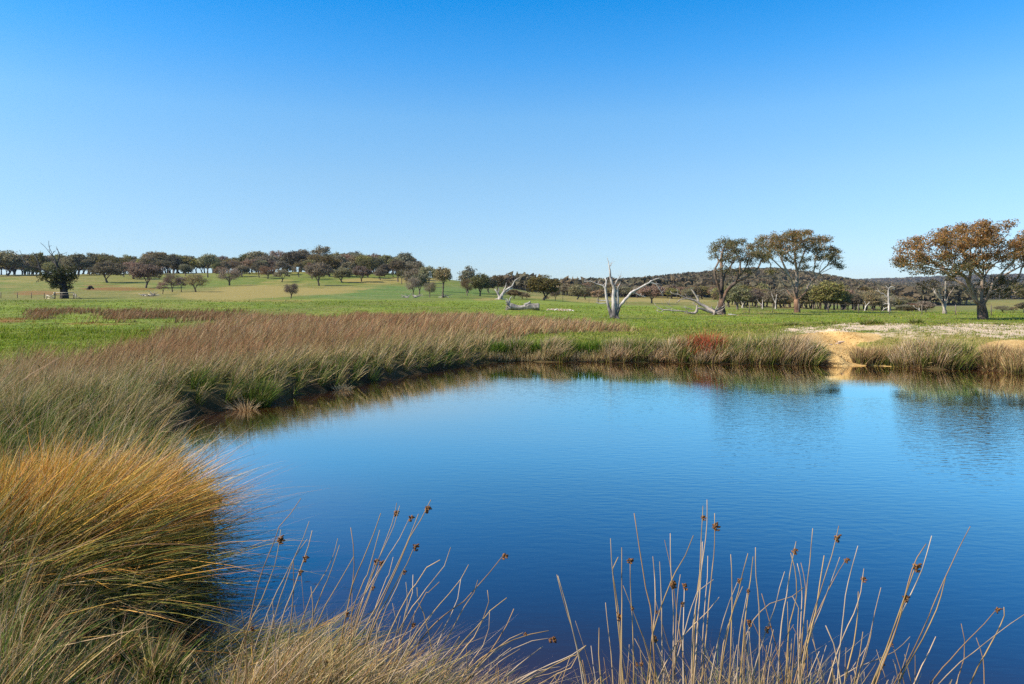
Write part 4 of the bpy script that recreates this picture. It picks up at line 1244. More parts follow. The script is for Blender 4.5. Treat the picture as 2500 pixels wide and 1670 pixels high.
# individually recognisable trees: kind, column, base row, top row, width, label
ONE = [
    ('dome', 18, 673, 610, 62, 'rounded dark gum at the very left end of the ridge'),
    ('umbrella', 72, 670, 620, 34, 'thin gum behind the bare branches of the half dead tree'),
    ('clumpy', 191, 673, 618, 62, 'full brownish gum on the ridge just right of the half dead tree'),
    ('tall', 219, 671, 616, 38, 'upright dark gum on the ridge casting a small black shadow'),
    ('spread', 262, 690, 637, 70, 'low wide grey green gum with pale trunk halfway up the slope'),
    ('spread', 356, 703, 641, 74, 'wide brown umbrella shaped tree above the pale branch heap'),
    ('sparse', 397, 718, 688, 24, 'thin leaning leafless tree at the left of a small trio'),
    ('twiggy', 421, 713, 667, 34, 'bushy grey tree in the middle of a small trio'),
    ('sparse', 443, 713, 675, 22, 'slight bare tree at the right of a small trio'),
    ('twiggy', 478, 713, 667, 44, 'round twiggy tree on a short trunk, just right of a small trio'),
    ('umbrella', 507, 678, 620, 40, 'tall thin trunked gum rising out of the ridge trees'),
    ('twiggy', 560, 697, 654, 46, 'twiggy round tree standing apart on green slope below the ridge'),
    ('twiggy', 654, 681, 650, 38, 'low grey bush like tree just below the ridge trees'),
    ('sparse', 688, 689, 657, 34, 'small forked tree with light olive crown below the ridge'),
    ('sparse', 730, 677, 640, 32, 'reddish brown thin tree at the lower edge of the ridge trees'),
    ('twiggy', 710, 729, 692, 36, 'lone wind bent small tree at the bottom of the dry slope'),
    ('spread', 779, 698, 640, 64, 'broad brown gum with white trunk in front of the ridge trees'),
    ('dome', 805, 676, 622, 58, 'dense dark gum right behind the broad white trunked gum'),
    ('clumpy', 849, 677, 638, 36, 'small dark trunked gum with long shadow, right of a broad brown gum'),
    ('tall', 871, 664, 616, 38, 'tall greyish gum on the ridge above the dry patch'),
    ('clumpy', 898, 678, 634, 40, 'round gum on a straight dark trunk above the dry patch'),
    ('dome', 939, 676, 642, 32, 'compact gum at the top edge of the dry patch'),
    ('sparse', 960, 677, 640, 24, 'thin gum between two rounder ones on the ridge shoulder'),
    ('umbrella', 971, 688, 634, 44, 'open gum with dark forked trunk on the ridge shoulder'),
    ('dome', 1004, 682, 637, 52, 'broad brown gum at the right end of the dense ridge trees'),
    ('sparse', 1022, 690, 642, 28, 'slim gum at the last step of the ridge shoulder'),
    ('twiggy', 1007, 722, 676, 30, 'small dark tree at the left of the lower slope cluster'),
    ('clumpy', 1024, 720, 668, 36, 'dark bushy tree second in the lower slope cluster'),
    ('umbrella', 1047, 712, 650, 46, 'wide topped gum behind the lower slope cluster'),
    ('twiggy', 1049, 726, 688, 30, 'stumpy burnt regrowth tree in the middle of the lower slope cluster'),
    ('umbrella', 1081, 727, 652, 48, 'gum with bare forked trunk at the right of the lower slope cluster'),
    ('tall', 1143, 715, 648, 44, 'tall gum with tufted head, left of a pair on the green slope'),
    ('twiggy', 1141, 722, 680, 26, 'small bushy tree in front of the tall tufted gum'),
    ('dome', 1172, 723, 664, 46, 'dark rounded gum, right of the tall tufted one on the green slope'),
    ('dome', 1194, 716, 674, 40, 'dense gum in shade behind the rounded one on the green slope'),
    ('clumpy', 1216, 716, 671, 32, 'blue green gum above the raised branch of the small dead tree'),
    ('dome', 1326, 733, 670, 72, 'large dome shaped gum with fanning trunks, right of the hollow log'),
    ('twiggy', 1355, 734, 704, 26, 'dark bushy sapling at the right foot of the dome shaped gum'),
    ('twiggy', 1334, 733, 722, 12, 'tiny bush under the dome shaped gum'),
    ('spread', 1255, 730, 706, 34, 'low brown bush tree just right of the small dead tree'),
    ('dome', 1276, 730, 712, 24, 'small round shrub between two bigger bush trees behind the log'),
    ('twiggy', 1287, 731, 716, 16, 'reddish little shrub left of the dome shaped gum'),
    ('dome', 1409, 731, 694, 38, 'dark gum with short trunk, left of a pair behind the pale dead tree'),
    ('dome', 1429, 731, 700, 28, 'squat dark gum, right of a pair behind the pale dead tree'),
    ('sparse', 1460, 741, 706, 34, 'scraggly half dead tree just left of the pale dead tree'),
    ('spread', 1591, 741, 694, 62, 'low brown tree on a short trunk beneath the long dead limb'),
    ('clumpy', 1800, 756, 700, 56, 'yellow green bushy gum behind and right of the dark many stemmed gum'),
    ('dome', 1895, 754, 704, 58, 'brown gum with white stem left of the open crowned gum'),
    ('dome', 2022, 757, 684, 72, 'large yellow olive gum right behind the open crowned gum'),
    ('spread', 2260, 763, 734, 34, 'low brown bush at the right end of the scrub'),
    ('twiggy', 2450, 765, 747, 32, 'dark round bush right of the rust crowned gum trunk'),
    ('sparse', 2475, 765, 750, 16, 'small sprig beside the dark round bush near the right edge'),
    ('clumpy', 2500, 764, 738, 34, 'dark bush cut by the right edge of the photo'),
]
for kd, px, b, t_, w, lab in ONE:
    hill_tree(kd, px, b, t_, w, lab)

RIDGE_MARKS = [(18, 'the rounded gum at the left end'), (80, 'the dead branches'), (157, 'the half dead tree'), (219, 'the gum with a black shadow'), (262, 'the low wide pale trunked gum'),
               (356, 'the brown umbrella shaped tree'), (421, 'the small hillside trio'), (478, 'the round twiggy tree'), (507, 'the tall thin trunked gum'), (560, 'the tree apart on the slope'),
               (654, 'the low grey bush tree'), (710, 'the wind bent sapling'), (779, 'the broad white trunked gum'), (849, 'the gum with long shadow'), (898, 'the round gum above the dry patch'), (971, 'the open forked gum')]
SCRUB_MARKS = [(1760, 'the many stemmed gum'), (1800, 'the yellow green bushy gum'), (1850, 'the gap beside the open crowned gum'), (1895, 'the white stemmed brown gum'), (1946, 'the open crowned gum'), (2022, 'the yellow olive gum'), (2100, 'the middle of the low scrub'),
               (2171, 'the crooked dead trunk'), (2215, 'the last low scrub'), (2260, 'the brown end bush')]
VALLEY_MARKS = [(1409, 'the squat dark pair'), (1460, 'the scraggly half dead tree'), (1499, 'the bleached dead tree'), (1545, 'the long dead limb'), (1591, 'the low brown tree'), (1650, 'the upright fallen branch'), (1700, 'the fallen tree'), (1760, 'the many stemmed gum')]
LOOKS = dict(dome='rounded', clumpy='lumpy', tall='narrow', umbrella='flat topped', spread='wide', sparse='thin', twiggy='twiggy')
def by_mark(kind, noun, row, px, marks):
    m = min(marks, key=lambda k: abs(k[0] - px))
    d = px - m[0]
    side = 'behind' if abs(d) < 7 else ('just left of' if d > -16 else 'left of') if d < 0 else ('just right of' if d < 16 else 'right of')
    return f'{LOOKS[str(kind)]} {noun}, {row}, {side} {m[1]}'
# the dense belt along the ridge, the scrub on the right, and scattered far trees
def rprof(px):
    return np.interp(px, [-200, 0, 60, 150, 400, 470, 640, 700, 830, 960, 985, 1040], [620, 618, 632, 626, 624, 630, 624, 620, 621, 624, 638, 646])
crest = [(x, h1((x - CX) / F * 400, 400)) for x in range(-200, 1060, 12)]
n_belt = 0
for px in range(-60, 1010, 8):                           # low regrowth between and behind the ridge trunks
    if RNG.random() < (0.25 if px < 200 else 0.03): continue
    q = px + RNG.normal() * 4; Y = 446 + RNG.normal() * 8; x = (q - CX) / F * Y; z = h1(x, Y); basep = HY + F * (EYE - z) / Y
    kd = RNG.choice(['dome', 'spread', 'clumpy'])
    hill_tree(kd, q, basep, basep - 34 - RNG.random() * 14, 28 + RNG.random() * 16, by_mark(kd, 'regrowth bush', 'far back', q, RIDGE_MARKS), 'regrowth gums behind the ridge trees', np.array([x, Y, z]), name='ridge_bush')
for row, (Y0, jx) in enumerate(((395, 0), (425, 7))):
    for px in range(-60, 1030, 15):
        q = px + jx + RNG.normal() * 8
        if 40 < q < 62 and row == 0: continue
        if NZ(np.array([q / 40.0]), np.array([row * 3.0]), 1.0, 2)[0] < 0.33: continue
        Y = Y0 + RNG.normal() * 16
        x = (q - CX) / F * Y
        z = h1(x, Y)
        basep = HY + F * (EYE - z) / Y
        top = rprof(q) + RNG.normal() * 8 + (6 if row == 0 else 0) - (7 if RNG.random() < .12 else 0) + (14 if RNG.random() < .2 else 0)
        if top > basep - 12: continue
        kd = RNG.choice(['dome', 'clumpy', 'tall', 'umbrella', 'umbrella', 'clumpy', 'sparse'])
        if RNG.random() < 0.14: continue
        hill_tree(kd, q, basep, top, (basep - top) * (1.0 if kd in ('dome', 'spread', 'umbrella') else 0.68) + RNG.random() * 6,
                  by_mark(kd, 'ridge gum', ('front row', 'back row')[row], q, RIDGE_MARKS), 'gums crowded along the ridge', np.array([x, Y, z]), name='ridge_tree')
        n_belt += 1

slope = [(590, 676), (612, 670), (633, 678), (668, 669), (705, 671), (748, 668), (762, 682), (822, 670), (838, 690), (884, 688), (912, 668), (925, 684), (948, 668), (982, 694), (300, 676), (330, 681), (455, 674), (532, 679), (130, 679), (1012, 700), (575, 668), (690, 672)]
for px, bp in slope:
    kd = RNG.choice(['dome', 'clumpy', 'twiggy', 'spread', 'sparse', 'umbrella'])
    px = px + RNG.normal() * 3
    hh = 26 + RNG.random() * 20
    hill_tree(kd, px, bp, bp - hh, hh * (0.8 + 0.5 * RNG.random()), by_mark(kd, 'slope gum', 'below the belt', px, RIDGE_MARKS), 'gums scattered just below the ridge belt', name='slope_tree')
def tops(px):
    return np.interp(px, [1270, 1370, 1500, 1600, 1740, 1800, 1850, 1900, 1960, 1990, 2040, 2070, 2100, 2140, 2190, 2230, 2262], [712, 702, 702, 704, 702, 694, 700, 706, 700, 690, 692, 712, 700, 704, 726, 734, 740])
for row, (Y0, b0) in enumerate(((262, 0), (235, 4), (205, 7))):
    for px in np.arange(1770, 2262, 15 if row else 13):
        q = px + RNG.normal() * 5
        Y = Y0 + RNG.normal() * 9
        x = (q - CX) / F * Y; z = h1(x, Y)
        basep = HY + F * (EYE - z) / Y
        t_ = tops(q) + b0 + RNG.normal() * 4
        kd = RNG.choice(['dome', 'clumpy', 'spread', 'sparse', 'dome'])
        if row == 2 and RNG.random() < 0.35: continue
        r = hill_tree(kd, q, basep + 1, t_ + 2 * row, 34 + RNG.random() * 22, by_mark(kd, 'scrub gum', ('back row', 'middle row', 'front row')[row], q, SCRUB_MARKS), 'gums of the scrub behind the right paddock', np.array([x, Y, z]), name='scrub_tree')
for px in np.arange(1380, 1760, 13):
    for row, Y0 in enumerate((455, 425)):
        q = px + RNG.normal() * 5; Y = Y0 + RNG.normal() * 12
        x = (q - CX) / F * Y; z = h1(x, Y)
        basep = HY + F * (EYE - z) / Y
        kd = RNG.choice(['dome', 'clumpy', 'spread', 'sparse'])
        hill_tree(kd, q, basep, basep - 26 - RNG.random() * 9, 22 + RNG.random() * 12, by_mark(kd, 'valley gum', ('far row', 'near row')[row], q, VALLEY_MARKS), 'gums at the foot of the wooded hill', np.array([x, Y, z]), name='valley_tree')

# ghostly white stems inside the right scrub
for px, b, t_ in ((1812, 753, 733), (1893, 754, 718), (1862, 752, 730), (2110, 759, 736), (2245, 763, 746)):
    g0 = hit(px, b + 2, 110)
    g0 = np.array([(px - CX) / F * 188, 188, 0.0]); g0[2] = h1(g0[0], g0[1])
    k = 188 / F
    H = (b - t_) * k
    lx = RNG.normal() * 0.6
    g = Geo()
    tube(g, resample(np.array([[0, 0, -.3], [lx * .3, 0, H * .5], [lx, 0, H]]), 0.6, 0.08), np.linspace(0.20, 0.06, len(resample(np.array([[0, 0, -.3], [lx * .3, 0, H * .5], [lx, 0, H]]), 0.6))), (0.5, 0.44, 0.38), 5)
    tube(g, resample(np.array([[lx * .2, 0, H * .35], [lx - .9, .2, H * .7], [lx - 1.3, .3, H * 1.05]]), 0.6, 0.08), np.linspace(0.11, 0.04, len(resample(np.array([[lx * .2, 0, H * .35], [lx - .9, .2, H * .7], [lx - 1.3, .3, H * 1.05]]), 0.6))), (0.5, 0.44, 0.38), 4)
    o = g.build('bare_tree', MAT_DEAD, None, smooth=True); o.location = tuple(g0)
    tag(o, by_mark('sparse', 'white stem', 'before the scrub', px, SCRUB_MARKS), 'dead tree', 'bare white stems by the scrub')

# ------------------------------------------------------------------ woods on the far hills (one mass)
def wood():
    V0 = []
    shapes = []
    for s in range(6):
        rs = np.random.default_rng(40 + s)
        n = 46
        v = rs.normal(size=(n, 3)); v /= np.linalg.norm(v, axis=1, keepdims=True); v *= 0.55 + 0.45 * rs.random((n, 1))
        v[:, 2] = np.abs(v[:, 2]) * 0.55 + 0.42
        v[:, :2] *= 0.55
        d = rs.normal(size=(n, 3)); d /= np.linalg.norm(d, axis=1, keepdims=True)
        e = np.cross(d, rs.normal(size=(n, 3))); e /= np.linalg.norm(e, axis=1, keepdims=True)
        L = 0.19
        tri = np.stack([v + d * L, v - d * L * .5 + e * L * .8, v - d * L * .5 - e * L * .8], 1)
        trunk = np.array([[[-.03, 0, -.05], [.03, 0, -.05], [0, 0, .6]]])
        shapes.append(np.concatenate([tri, trunk]))
    pts = []
    cand = 22000
    u = 1180 + RNG.random(cand) * 1900
    Y = np.exp(RNG.random(cand) * (math.log(4400) - math.log(470)) + math.log(470))
    x = (u - CX) / F * Y
    z = height(x, Y)
    px = u; py = HY + F * (EYE - z) / Y
    fields = ellipses(px, py, [(2300, 733, 80, 7, 1), (2460, 742, 120, 12, 1), (2340, 729, 60, 4, 1), (1350, 716, 60, 5, .7)])
    n2 = NZ(x, Y, 120, 3)
    pr = (1 - np.minimum(1, fields * 1.1)) * (0.5 + 0.9 * (n2 > 0.42)) * smooth01(px, 1180, 1300)
    left = (px < 1180) & (Y < 520)
    pr[left] = 0.0
    keep = RNG.random(cand) < pr * 0.70
    x, Y, z = x[keep], Y[keep], z[keep]
    S = 8.5 + 4.5 * RNG.random(len(x))
    S = S * (1 + 0.9 * smooth01(Y, 1300, 4000))
    wS = S * (0.9 + 0.5 * RNG.random(len(x)))
    V = []; C = []
    idx = RNG.integers(0, 6, len(x))
    ang = RNG.random(len(x)) * 6.28
    for s in range(6):
        m = idx == s
        sh = shapes[s].reshape(-1, 3)
        ca, sa = np.cos(ang[m])[:, None], np.sin(ang[m])[:, None]
        X = sh[None, :, 0] * ca - sh[None, :, 1] * sa; Yy = sh[None, :, 0] * sa + sh[None, :, 1] * ca
        P = np.stack([X * wS[m][:, None] + x[m][:, None], Yy * wS[m][:, None] + Y[m][:, None], sh[None, :, 2] * S[m][:, None] + z[m][:, None]], -1)
        V.append(P.reshape(-1, 3))
        base = np.where(RNG.random((m.sum(), 1)) < 0.5, [[0.150, 0.112, 0.066]], [[0.115, 0.098, 0.055]]) * (0.7 + 0.6 * RNG.random((m.sum(), 1)))
        c = np.repeat(base[:, None, :], sh.shape[0], axis=1) * (0.75 + 0.5 * np.repeat(RNG.random((m.sum(), sh.shape[0] // 3, 1)), 3, axis=1))
        c[:, -3:, :] = (0.25, 0.22, 0.19)
        C.append(c.reshape(-1, 3))
    V = np.concatenate(V); C = np.concatenate(C)
    o = mesh_obj('woodland', V, np.arange(len(V)).reshape(-1, 3), MAT_LEAF, None, C)
    tag(o, 'brown green eucalypt woodland covering the far hills', 'woodland', kind='stuff')
    print('WOOD', len(V) // 3)
wood()

# ------------------------------------------------------------------ rushes and grass
MAT_BLADE = mat_plant('rush_blades', 0.28, 0.6, 0.10)
MAT_GRASS = mat_plant('grass_blades', 0.34, 0.7, 0.05)
MAT_STEM = mat_plant('dry_rush_stems', 0.08, 0.55, 0.25)
MAT_HEAD = mat_plant('brown_seed_heads', 0.05, 0.8, 0.15)

def blades(root, dirv, length, bend, width, segs, cbase, ctip, lo=0.1, hi=0.75, tipw=0.12, kink=0.0):
    """Ribbons: root (n,3), direction, length, bend vector (grows with the square of the height), colours at foot and tip."""
    n = len(root)
    dirv = dirv / (np.linalg.norm(dirv, axis=1, keepdims=True) + 1e-9)
    t = np.linspace(0, 1, segs + 1)
    P = root[:, None, :] + dirv[:, None, :] * (length[:, None] * t[None, :])[..., None] + bend[:, None, :] * (length[:, None] * t[None, :] ** 2)[..., None]
    if kink > 0 and segs >= 3:
        kk = RNG.random(n) < kink
        ik = RNG.integers(2, segs, n)
        nd = RNG.normal(size=(n, 3)); nd[:, 2] = nd[:, 2] * 0.5 - 0.35; nd[:, 0] += 0.3
        nd /= np.linalg.norm(nd, axis=1, keepdims=True)
        for j in range(3, segs + 1):
            mm = kk & (j > ik)
            P[mm, j] = P[mm, ik[mm]] + nd[mm] * ((j - ik[mm]) * length[mm] / segs)[:, None]
    a = RNG.random(n) * math.pi * 2
    s = np.stack([np.cos(a), np.sin(a), np.zeros(n)], 1)
    s = s - dirv * np.sum(s * dirv, 1, keepdims=True); s /= np.linalg.norm(s, axis=1, keepdims=True) + 1e-9
    w = (1 - (1 - tipw) * t ** 1.5)[None, :] * width[:, None] * 0.5
    Lf = P[:, :-1] - s[:, None, :] * w[:, :-1, None]
    Rt = P[:, :-1] + s[:, None, :] * w[:, :-1, None]
    V = np.concatenate([Lf, Rt, P[:, -1:]], 1)                      # (n, 2*segs+1, 3)
    k = 2 * segs + 1
    f = np.clip((t - lo) / (hi - lo), 0, 1); f = f * f * (3 - 2 * f)
    c = cbase[:, None, :] * (1 - f)[None, :, None] + ctip[:, None, :] * f[None, :, None]
    C = np.concatenate([c[:, :-1], c[:, :-1], c[:, -1:]], 1)
    tri = []
    for i in range(segs - 1):
        tri.append((i, segs + i, segs + i + 1)); tri.append((i, segs + i + 1, i + 1))
    tri.append((segs - 1, 2 * segs - 1, 2 * segs))
    T_ = (np.arange(n) * k)[:, None, None] + np.array(tri)[None]
    return V.reshape(-1, 3), T_.reshape(-1, 3), C.reshape(-1, 3)

def colmix(n, choices, probs, vary=0.34):
    idx = RNG.choice(len(choices), n, p=np.array(probs) / sum(probs))
    c = np.array(choices)[idx]
    return c * (1 + (RNG.random((n, 1)) - 0.5) * 2 * vary) * (1 + (RNG.random((n, 3)) - 0.5) * 0.16)

STRAW = (0.54, 0.39, 0.20); TAN = (0.40, 0.27, 0.13); BROWN = (0.31, 0.165, 0.080); REDB = (0.34, 0.155, 0.078)
PINKY = (0.56, 0.40, 0.26); OLV = (0.20, 0.18, 0.045); GRN = (0.085, 0.125, 0.020); VGRN = (0.110, 0.200, 0.015); DGRN = (0.045, 0.065, 0.014)
GOLD = (0.60, 0.31, 0.05)

def rush_bed():
    g = Geo()
    ntot = 0
    for lo, hi, n, segs in ((3.2, 12, 66000, 4), (12, 30, 130000, 3), (30, 92, 210000, 2)):
        Y = np.exp(RNG.random(n) * math.log(hi / lo) + math.log(lo))
        px = -420 + RNG.random(n) * 2030
        x = (px - CX) / F * Y
        # gather roots into tussocks
        cell = 0.34 + 0.006 * Y
        gx, gy = np.floor(x / cell), np.floor(Y / cell)
        hx = np.modf(np.sin(gx * 127.1 + gy * 311.7) * 43758.5453)[0] % 1.0
        hy = np.modf(np.sin(gx * 269.5 + gy * 183.3) * 43758.5453)[0] % 1.0
        cxm = (gx + 0.2 + 0.6 * hx) * cell; cym = (gy + 0.2 + 0.6 * hy) * cell
        pull = 0.70 - 0.35 * smooth01(Y, 18, 40)
        x, Y = x * (1 - pull) + cxm * pull, Y * (1 - pull) + cym * pull
        d = shore_dist(x, Y)
        m = reed_mask(x, Y)
        px = CX + F * x / Y
        keep = (RNG.random(n) < m) & (d > 0.05) & (np.hypot(x, Y) > 2.6)
        keep &= ~((px > 560) & (Y < 5.2))
        keep &= ~((d < 1.2) & (x > -1.2) & (Y > 34.5))
        keep &= ~((((x + 4.75) / 1.35) ** 2 + ((Y - 7.75) / 1.45) ** 2 < 1) & (RNG.random(n) < .93))
        keep &= ~((x > -4.6) & (Y > 6.0) & (Y < 8.6))
        # thin patches
        keep &= RNG.random(n) < (0.30 + 0.9 * smooth01(NZ2(x, Y, 2.2 + 0.03 * Y, 2), 0.30, 0.5))
        x, Y, d, px, hx, hy = (v[keep] for v in (x, Y, d, px, hx, hy))
        k = len(x)
        z = height(x, Y)
        n1 = NZ(x, Y, 2.0, 2); n2 = NZ2(x, Y, 6.5, 3); n3 = NZ(x + 40, Y, 14, 2)
        L = (0.62 + 0.30 + (0.60 * hx - 0.30) * (1 - 0.55 * smooth01(Y, 18, 40)) + 0.35 * (n1 - 0.5)) * (0.50 + 0.65 * RNG.random(k))
        L *= 0.80 + 0.35 * smooth01(d, 0.2, 1.6)
        nearcut = smooth01(px, 20, 120) * (1 - smooth01(Y, 6.0, 9.0))
        L *= 1 - 0.40 * nearcut
        L *= np.where(px > 1200, 0.72, 1.0)
        L *= 1 - 0.35 * smooth01(Y, 60, 75)
        lean = 0.14 + (0.35 * (n1 - 0.5) + 0.35 * (hy - 0.5)) * (1 - 0.6 * smooth01(Y, 18, 40))
        nr = 1 - smooth01(Y, 6.5, 10)
        lean = lean * (1 - 0.6 * nr)
        L = L * (1 - 0.12 * nr) * (1 - 0.14 * (1 - smooth01(Y, 9, 15)))
        wild = 0.20 + 0.08 * (Y < 13) + 0.42 * (RNG.random(k) < 0.24 + 0.2 * nr)
        dirv = np.stack([lean + RNG.normal(size=k) * wild, RNG.normal(size=k) * wild, np.ones(k)], 1)
        bend = np.stack([(0.10 + 0.22 * RNG.random(k)) * (1 - 0.6 * nr) + RNG.normal(size=k) * .16, RNG.normal(size=k) * 0.14, -0.02 - 0.25 * RNG.random(k) ** 2], 1)
        # drooping outward over the water edge
        edge = (1 - smooth01(d, 0.05, 0.7))[:, None]
        dirv = dirv + edge * np.array([[0.25, -0.22, -0.25]])
        W = np.maximum(0.0080, 0.00074 * Y) * (0.6 + 0.8 * RNG.random(k))
        straw = colmix(k, [STRAW, TAN, PINKY, OLV], [4, 4, 2, 2]); brown = colmix(k, [BROWN, REDB, TAN, STRAW], [4, 4, 2, 0.8]); olive = colmix(k, [(0.10, 0.16, 0.02), OLV, TAN, GRN, STRAW, (0.26, 0.14, 0.06), (0.14, 0.07, 0.03), (0.46, 0.27, 0.08)], [2, 1.5, 2.5, 1.2, 2.2, 2.6, 1.5, 1.2], 0.45)
        wb = smooth01(Y + 10 * (n2 - 0.5), 13, 24) * smooth01(d, 0.6, 2.8 + 3 * n1)
        pale = smooth01(px, 950, 1150) * 0.55 + 0.5 * smooth01(n3, 0.52, 0.68)
        wn = (1 - smooth01(Y, 7, 12))
        tip = straw * (1 - wb[:, None]) + brown * wb[:, None]
        pk = (RNG.random(k) < pale * 0.5)[:, None]
        tip = np.where(pk, straw, tip)
        po = (RNG.random(k) < 0.70 * wn)[:, None]
        tip = np.where(po, olive, tip)
        far_d = smooth01(Y, 62, 72)[:, None]
        tip = tip * (1 - 0.25 * far_d)
        base = colmix(k, [GRN, DGRN, VGRN, OLV], [4, 2.5, 2, 2])
        dryb = (RNG.random(k) < 0.22 + 0.5 * smooth01(Y, 25, 45))[:, None]
        base = np.where(dryb, tip * 0.75, base)
        gr = ((RNG.random(k) < 0.20 * (1 - wb)))[:, None]
        tip = np.where(gr, colmix(k, [GRN, OLV], [2, 1]) * 1.25, tip)
        gp = smooth01(NZ(x + 11, Y, 1.7, 2), 0.50, 0.62) * (smooth01(Y, 8.5, 10) * (1 - smooth01(Y, 19, 22)) * (d < 3.5) + 0.7 * (Y > 18) * (1 - smooth01(d, 0.5, 1.3)))
        gsel = RNG.random(k) < gp * 0.62
        tip[gsel] = colmix(int(gsel.sum()), [VGRN, GRN, (0.16, 0.22, 0.03)], [3, 2, 2]); base[gsel] = colmix(int(gsel.sum()), [GRN, DGRN], [2, 1])
        L = np.where(gsel, L * 0.72, L)
        v, t, c = blades(np.stack([x, Y, z - 0.03], 1), dirv, L, bend, W, segs, base, tip, 0.15, 0.8, kink=0.30 if segs > 3 else 0.12)
        g.add(v, t, None, c)
        ntot += k
        if lo < 13:                                        # little dark seed clusters along the stems
            sel = RNG.random(k) < (0.035 if lo < 10 else 0.02)
            q = np.stack([x, Y, z], 1)[sel]; dd = dirv[sel] / np.linalg.norm(dirv[sel], axis=1, keepdims=True)
            f = 0.8 + 0.15 * RNG.random(sel.sum())
            q = q + dd * (L[sel] * f)[:, None] + bend[sel] * (L[sel] * f * f)[:, None]
            h = 0.020 if lo < 10 else 0.035
            kk = len(q)
            v, t, c = blades(q, dd, np.full(kk, h * 1.6), np.zeros((kk, 3)), np.full(kk, h * 0.55), 2, np.tile([[0.10, 0.05, 0.025]], (kk, 1)), np.tile([[0.13, 0.065, 0.03]], (kk, 1)), 0, 1, 0.5)
            g.add(v, t, None, c)
    o = g.build('rush_bed', MAT_BLADE, None)
    tag(o, 'wind blown bed of brown and green rushes along the left bank', 'rushes', kind='stuff')
    print('RUSH', ntot)
rush_bed()

def meadow():
    g = Geo(); tot = 0
    for lo, hi, n in ((16, 34, 90000), (34, 52, 140000), (52, 125, 170000)):
        Y = np.exp(RNG.random(n) * math.log(hi / lo) + math.log(lo))
        px = -350 + RNG.random(n) * 3200
        x = (px - CX) / F * Y
        d = shore_dist(x, Y); z = height(x, Y)
        keep = (d > 0.12) & (RNG.random(n) > reed_mask(x, Y) * 0.93)
        x, Y, z, d, px = (v[keep] for v in (x, Y, z, d, px))
        _, dry, sand, clay, rust, _w = ground_paint(x, Y, z)
        nn = NZ(x, Y, 0.8, 3); n2 = NZ2(x, Y, 7, 3)
        keep = RNG.random(len(x)) < (1 - 0.96 * smooth01(sand * 0.60 + nn, 0.96, 1.16)) * (1 - 0.96 * smooth01(clay + nn * .6, 0.65, 0.9))
        x, Y, z, d, px, dry, rust, nn, n2 = (v[keep] for v in (x, Y, z, d, px, dry, rust, nn, n2))
        k = len(x)
        bank = smooth01(Y, 34, 36) * (1 - smooth01(Y, 46, 52)) * (px > 1150)
        L = (0.05 + 0.12 * nn) * (0.6 + 0.8 * RNG.random(k)) * (1 + 0.5 * (Y < 34)) * (1 - 0.35 * smooth01(Y, 48, 60))
        L *= 1 + 1.6 * ((nn > 0.68) & (RNG.random(k) < .5)) * (1 - bank)
        dirv = np.stack([0.25 + RNG.normal(size=k) * 0.35, RNG.normal(size=k) * 0.35, np.ones(k)], 1)
        W = np.maximum(0.011, 0.0011 * Y) * (0.6 + 0.8 * RNG.random(k))
        green = colmix(k, [(0.195, 0.265, 0.018), (0.25, 0.30, 0.026), (0.105, 0.155, 0.018), (0.31, 0.29, 0.06)], [4, 3, 2.2, 1.8])
        yel = colmix(k, [(0.30, 0.27, 0.06), (0.20, 0.24, 0.035), (0.34, 0.27, 0.12), (0.12, 0.17, 0.03)], [3, 3, 1.6, 2])
        patch = smooth01(NZ2(x, Y, 3.0, 3), 0.42, 0.6)
        yb = (RNG.random(k) < np.clip(0.75 * bank + dry * 0.6 + 0.35 * patch, 0, 0.9))[:, None]
        col = np.where(yb, yel, green)
        rb = (RNG.random(k) < rust * smooth01(nn, 0.35, 0.6) * 0.9)[:, None]
        col = np.where(rb, colmix(k, [(0.26, 0.085, 0.025), (0.17, 0.07, 0.03)], [1, 1]), col)
        bz = ((RNG.random(k) < 0.45 * smooth01(n2, 0.5, 0.7) * smooth01(Y, 45, 60) * (px > 1500)))[:, None]
        col = np.where(bz, colmix(k, [TAN, BROWN], [1, 1]), col)
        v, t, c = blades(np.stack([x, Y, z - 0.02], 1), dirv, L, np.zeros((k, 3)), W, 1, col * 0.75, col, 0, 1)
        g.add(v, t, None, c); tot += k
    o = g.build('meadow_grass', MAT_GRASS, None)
    tag(o, 'short bright green pasture grass', 'grass', kind='stuff')
    print('MEADOW', tot)
meadow()

def clump(name, label, x, y, rad, hgt, n, tips, base, cat='rush clump', group=None, lean=0.18, spread=0.45, width=0.026, segs=3, bendz=-0.25, mat=None, kind=None, lo=0.2, hi=0.8, droop=0.0, sy=1.0):
    z0 = h1(x, y)
    r = rad * np.sqrt(RNG.random(n)); a = RNG.random(n) * 6.283
    ox, oy = r * np.cos(a), r * np.sin(a) * sy
    hz = np.maximum(height(x + ox, y + oy), -0.02) - z0
    out = np.stack([ox, oy], 1) / rad
    dirv = np.stack([lean + out[:, 0] * spread + RNG.normal(size=n) * 0.14, out[:, 1] * spread + RNG.normal(size=n) * 0.14, np.ones(n) - droop * RNG.random(n)], 1)
    L = hgt * (0.55 + 0.55 * RNG.random(n)) * (1 - 0.25 * (r / rad))
    bend = np.stack([lean * 0.8 + out[:, 0] * 0.22 + RNG.normal(size=n) * 0.1, out[:, 1] * 0.2, bendz * RNG.random(n)], 1)
    v, t, c = blades(np.stack([ox, oy, hz - 0.03], 1), dirv, L, bend, width * (0.6 + 0.8 * RNG.random(n)), segs, base(n), tips(n), lo, hi)
    g = Geo(); g.add(v, t, None, c)
    o = g.build(name, mat or MAT_BLADE, None)
    o.location = (x, y, z0)
    tag(o, label, cat, group, kind)
    return o

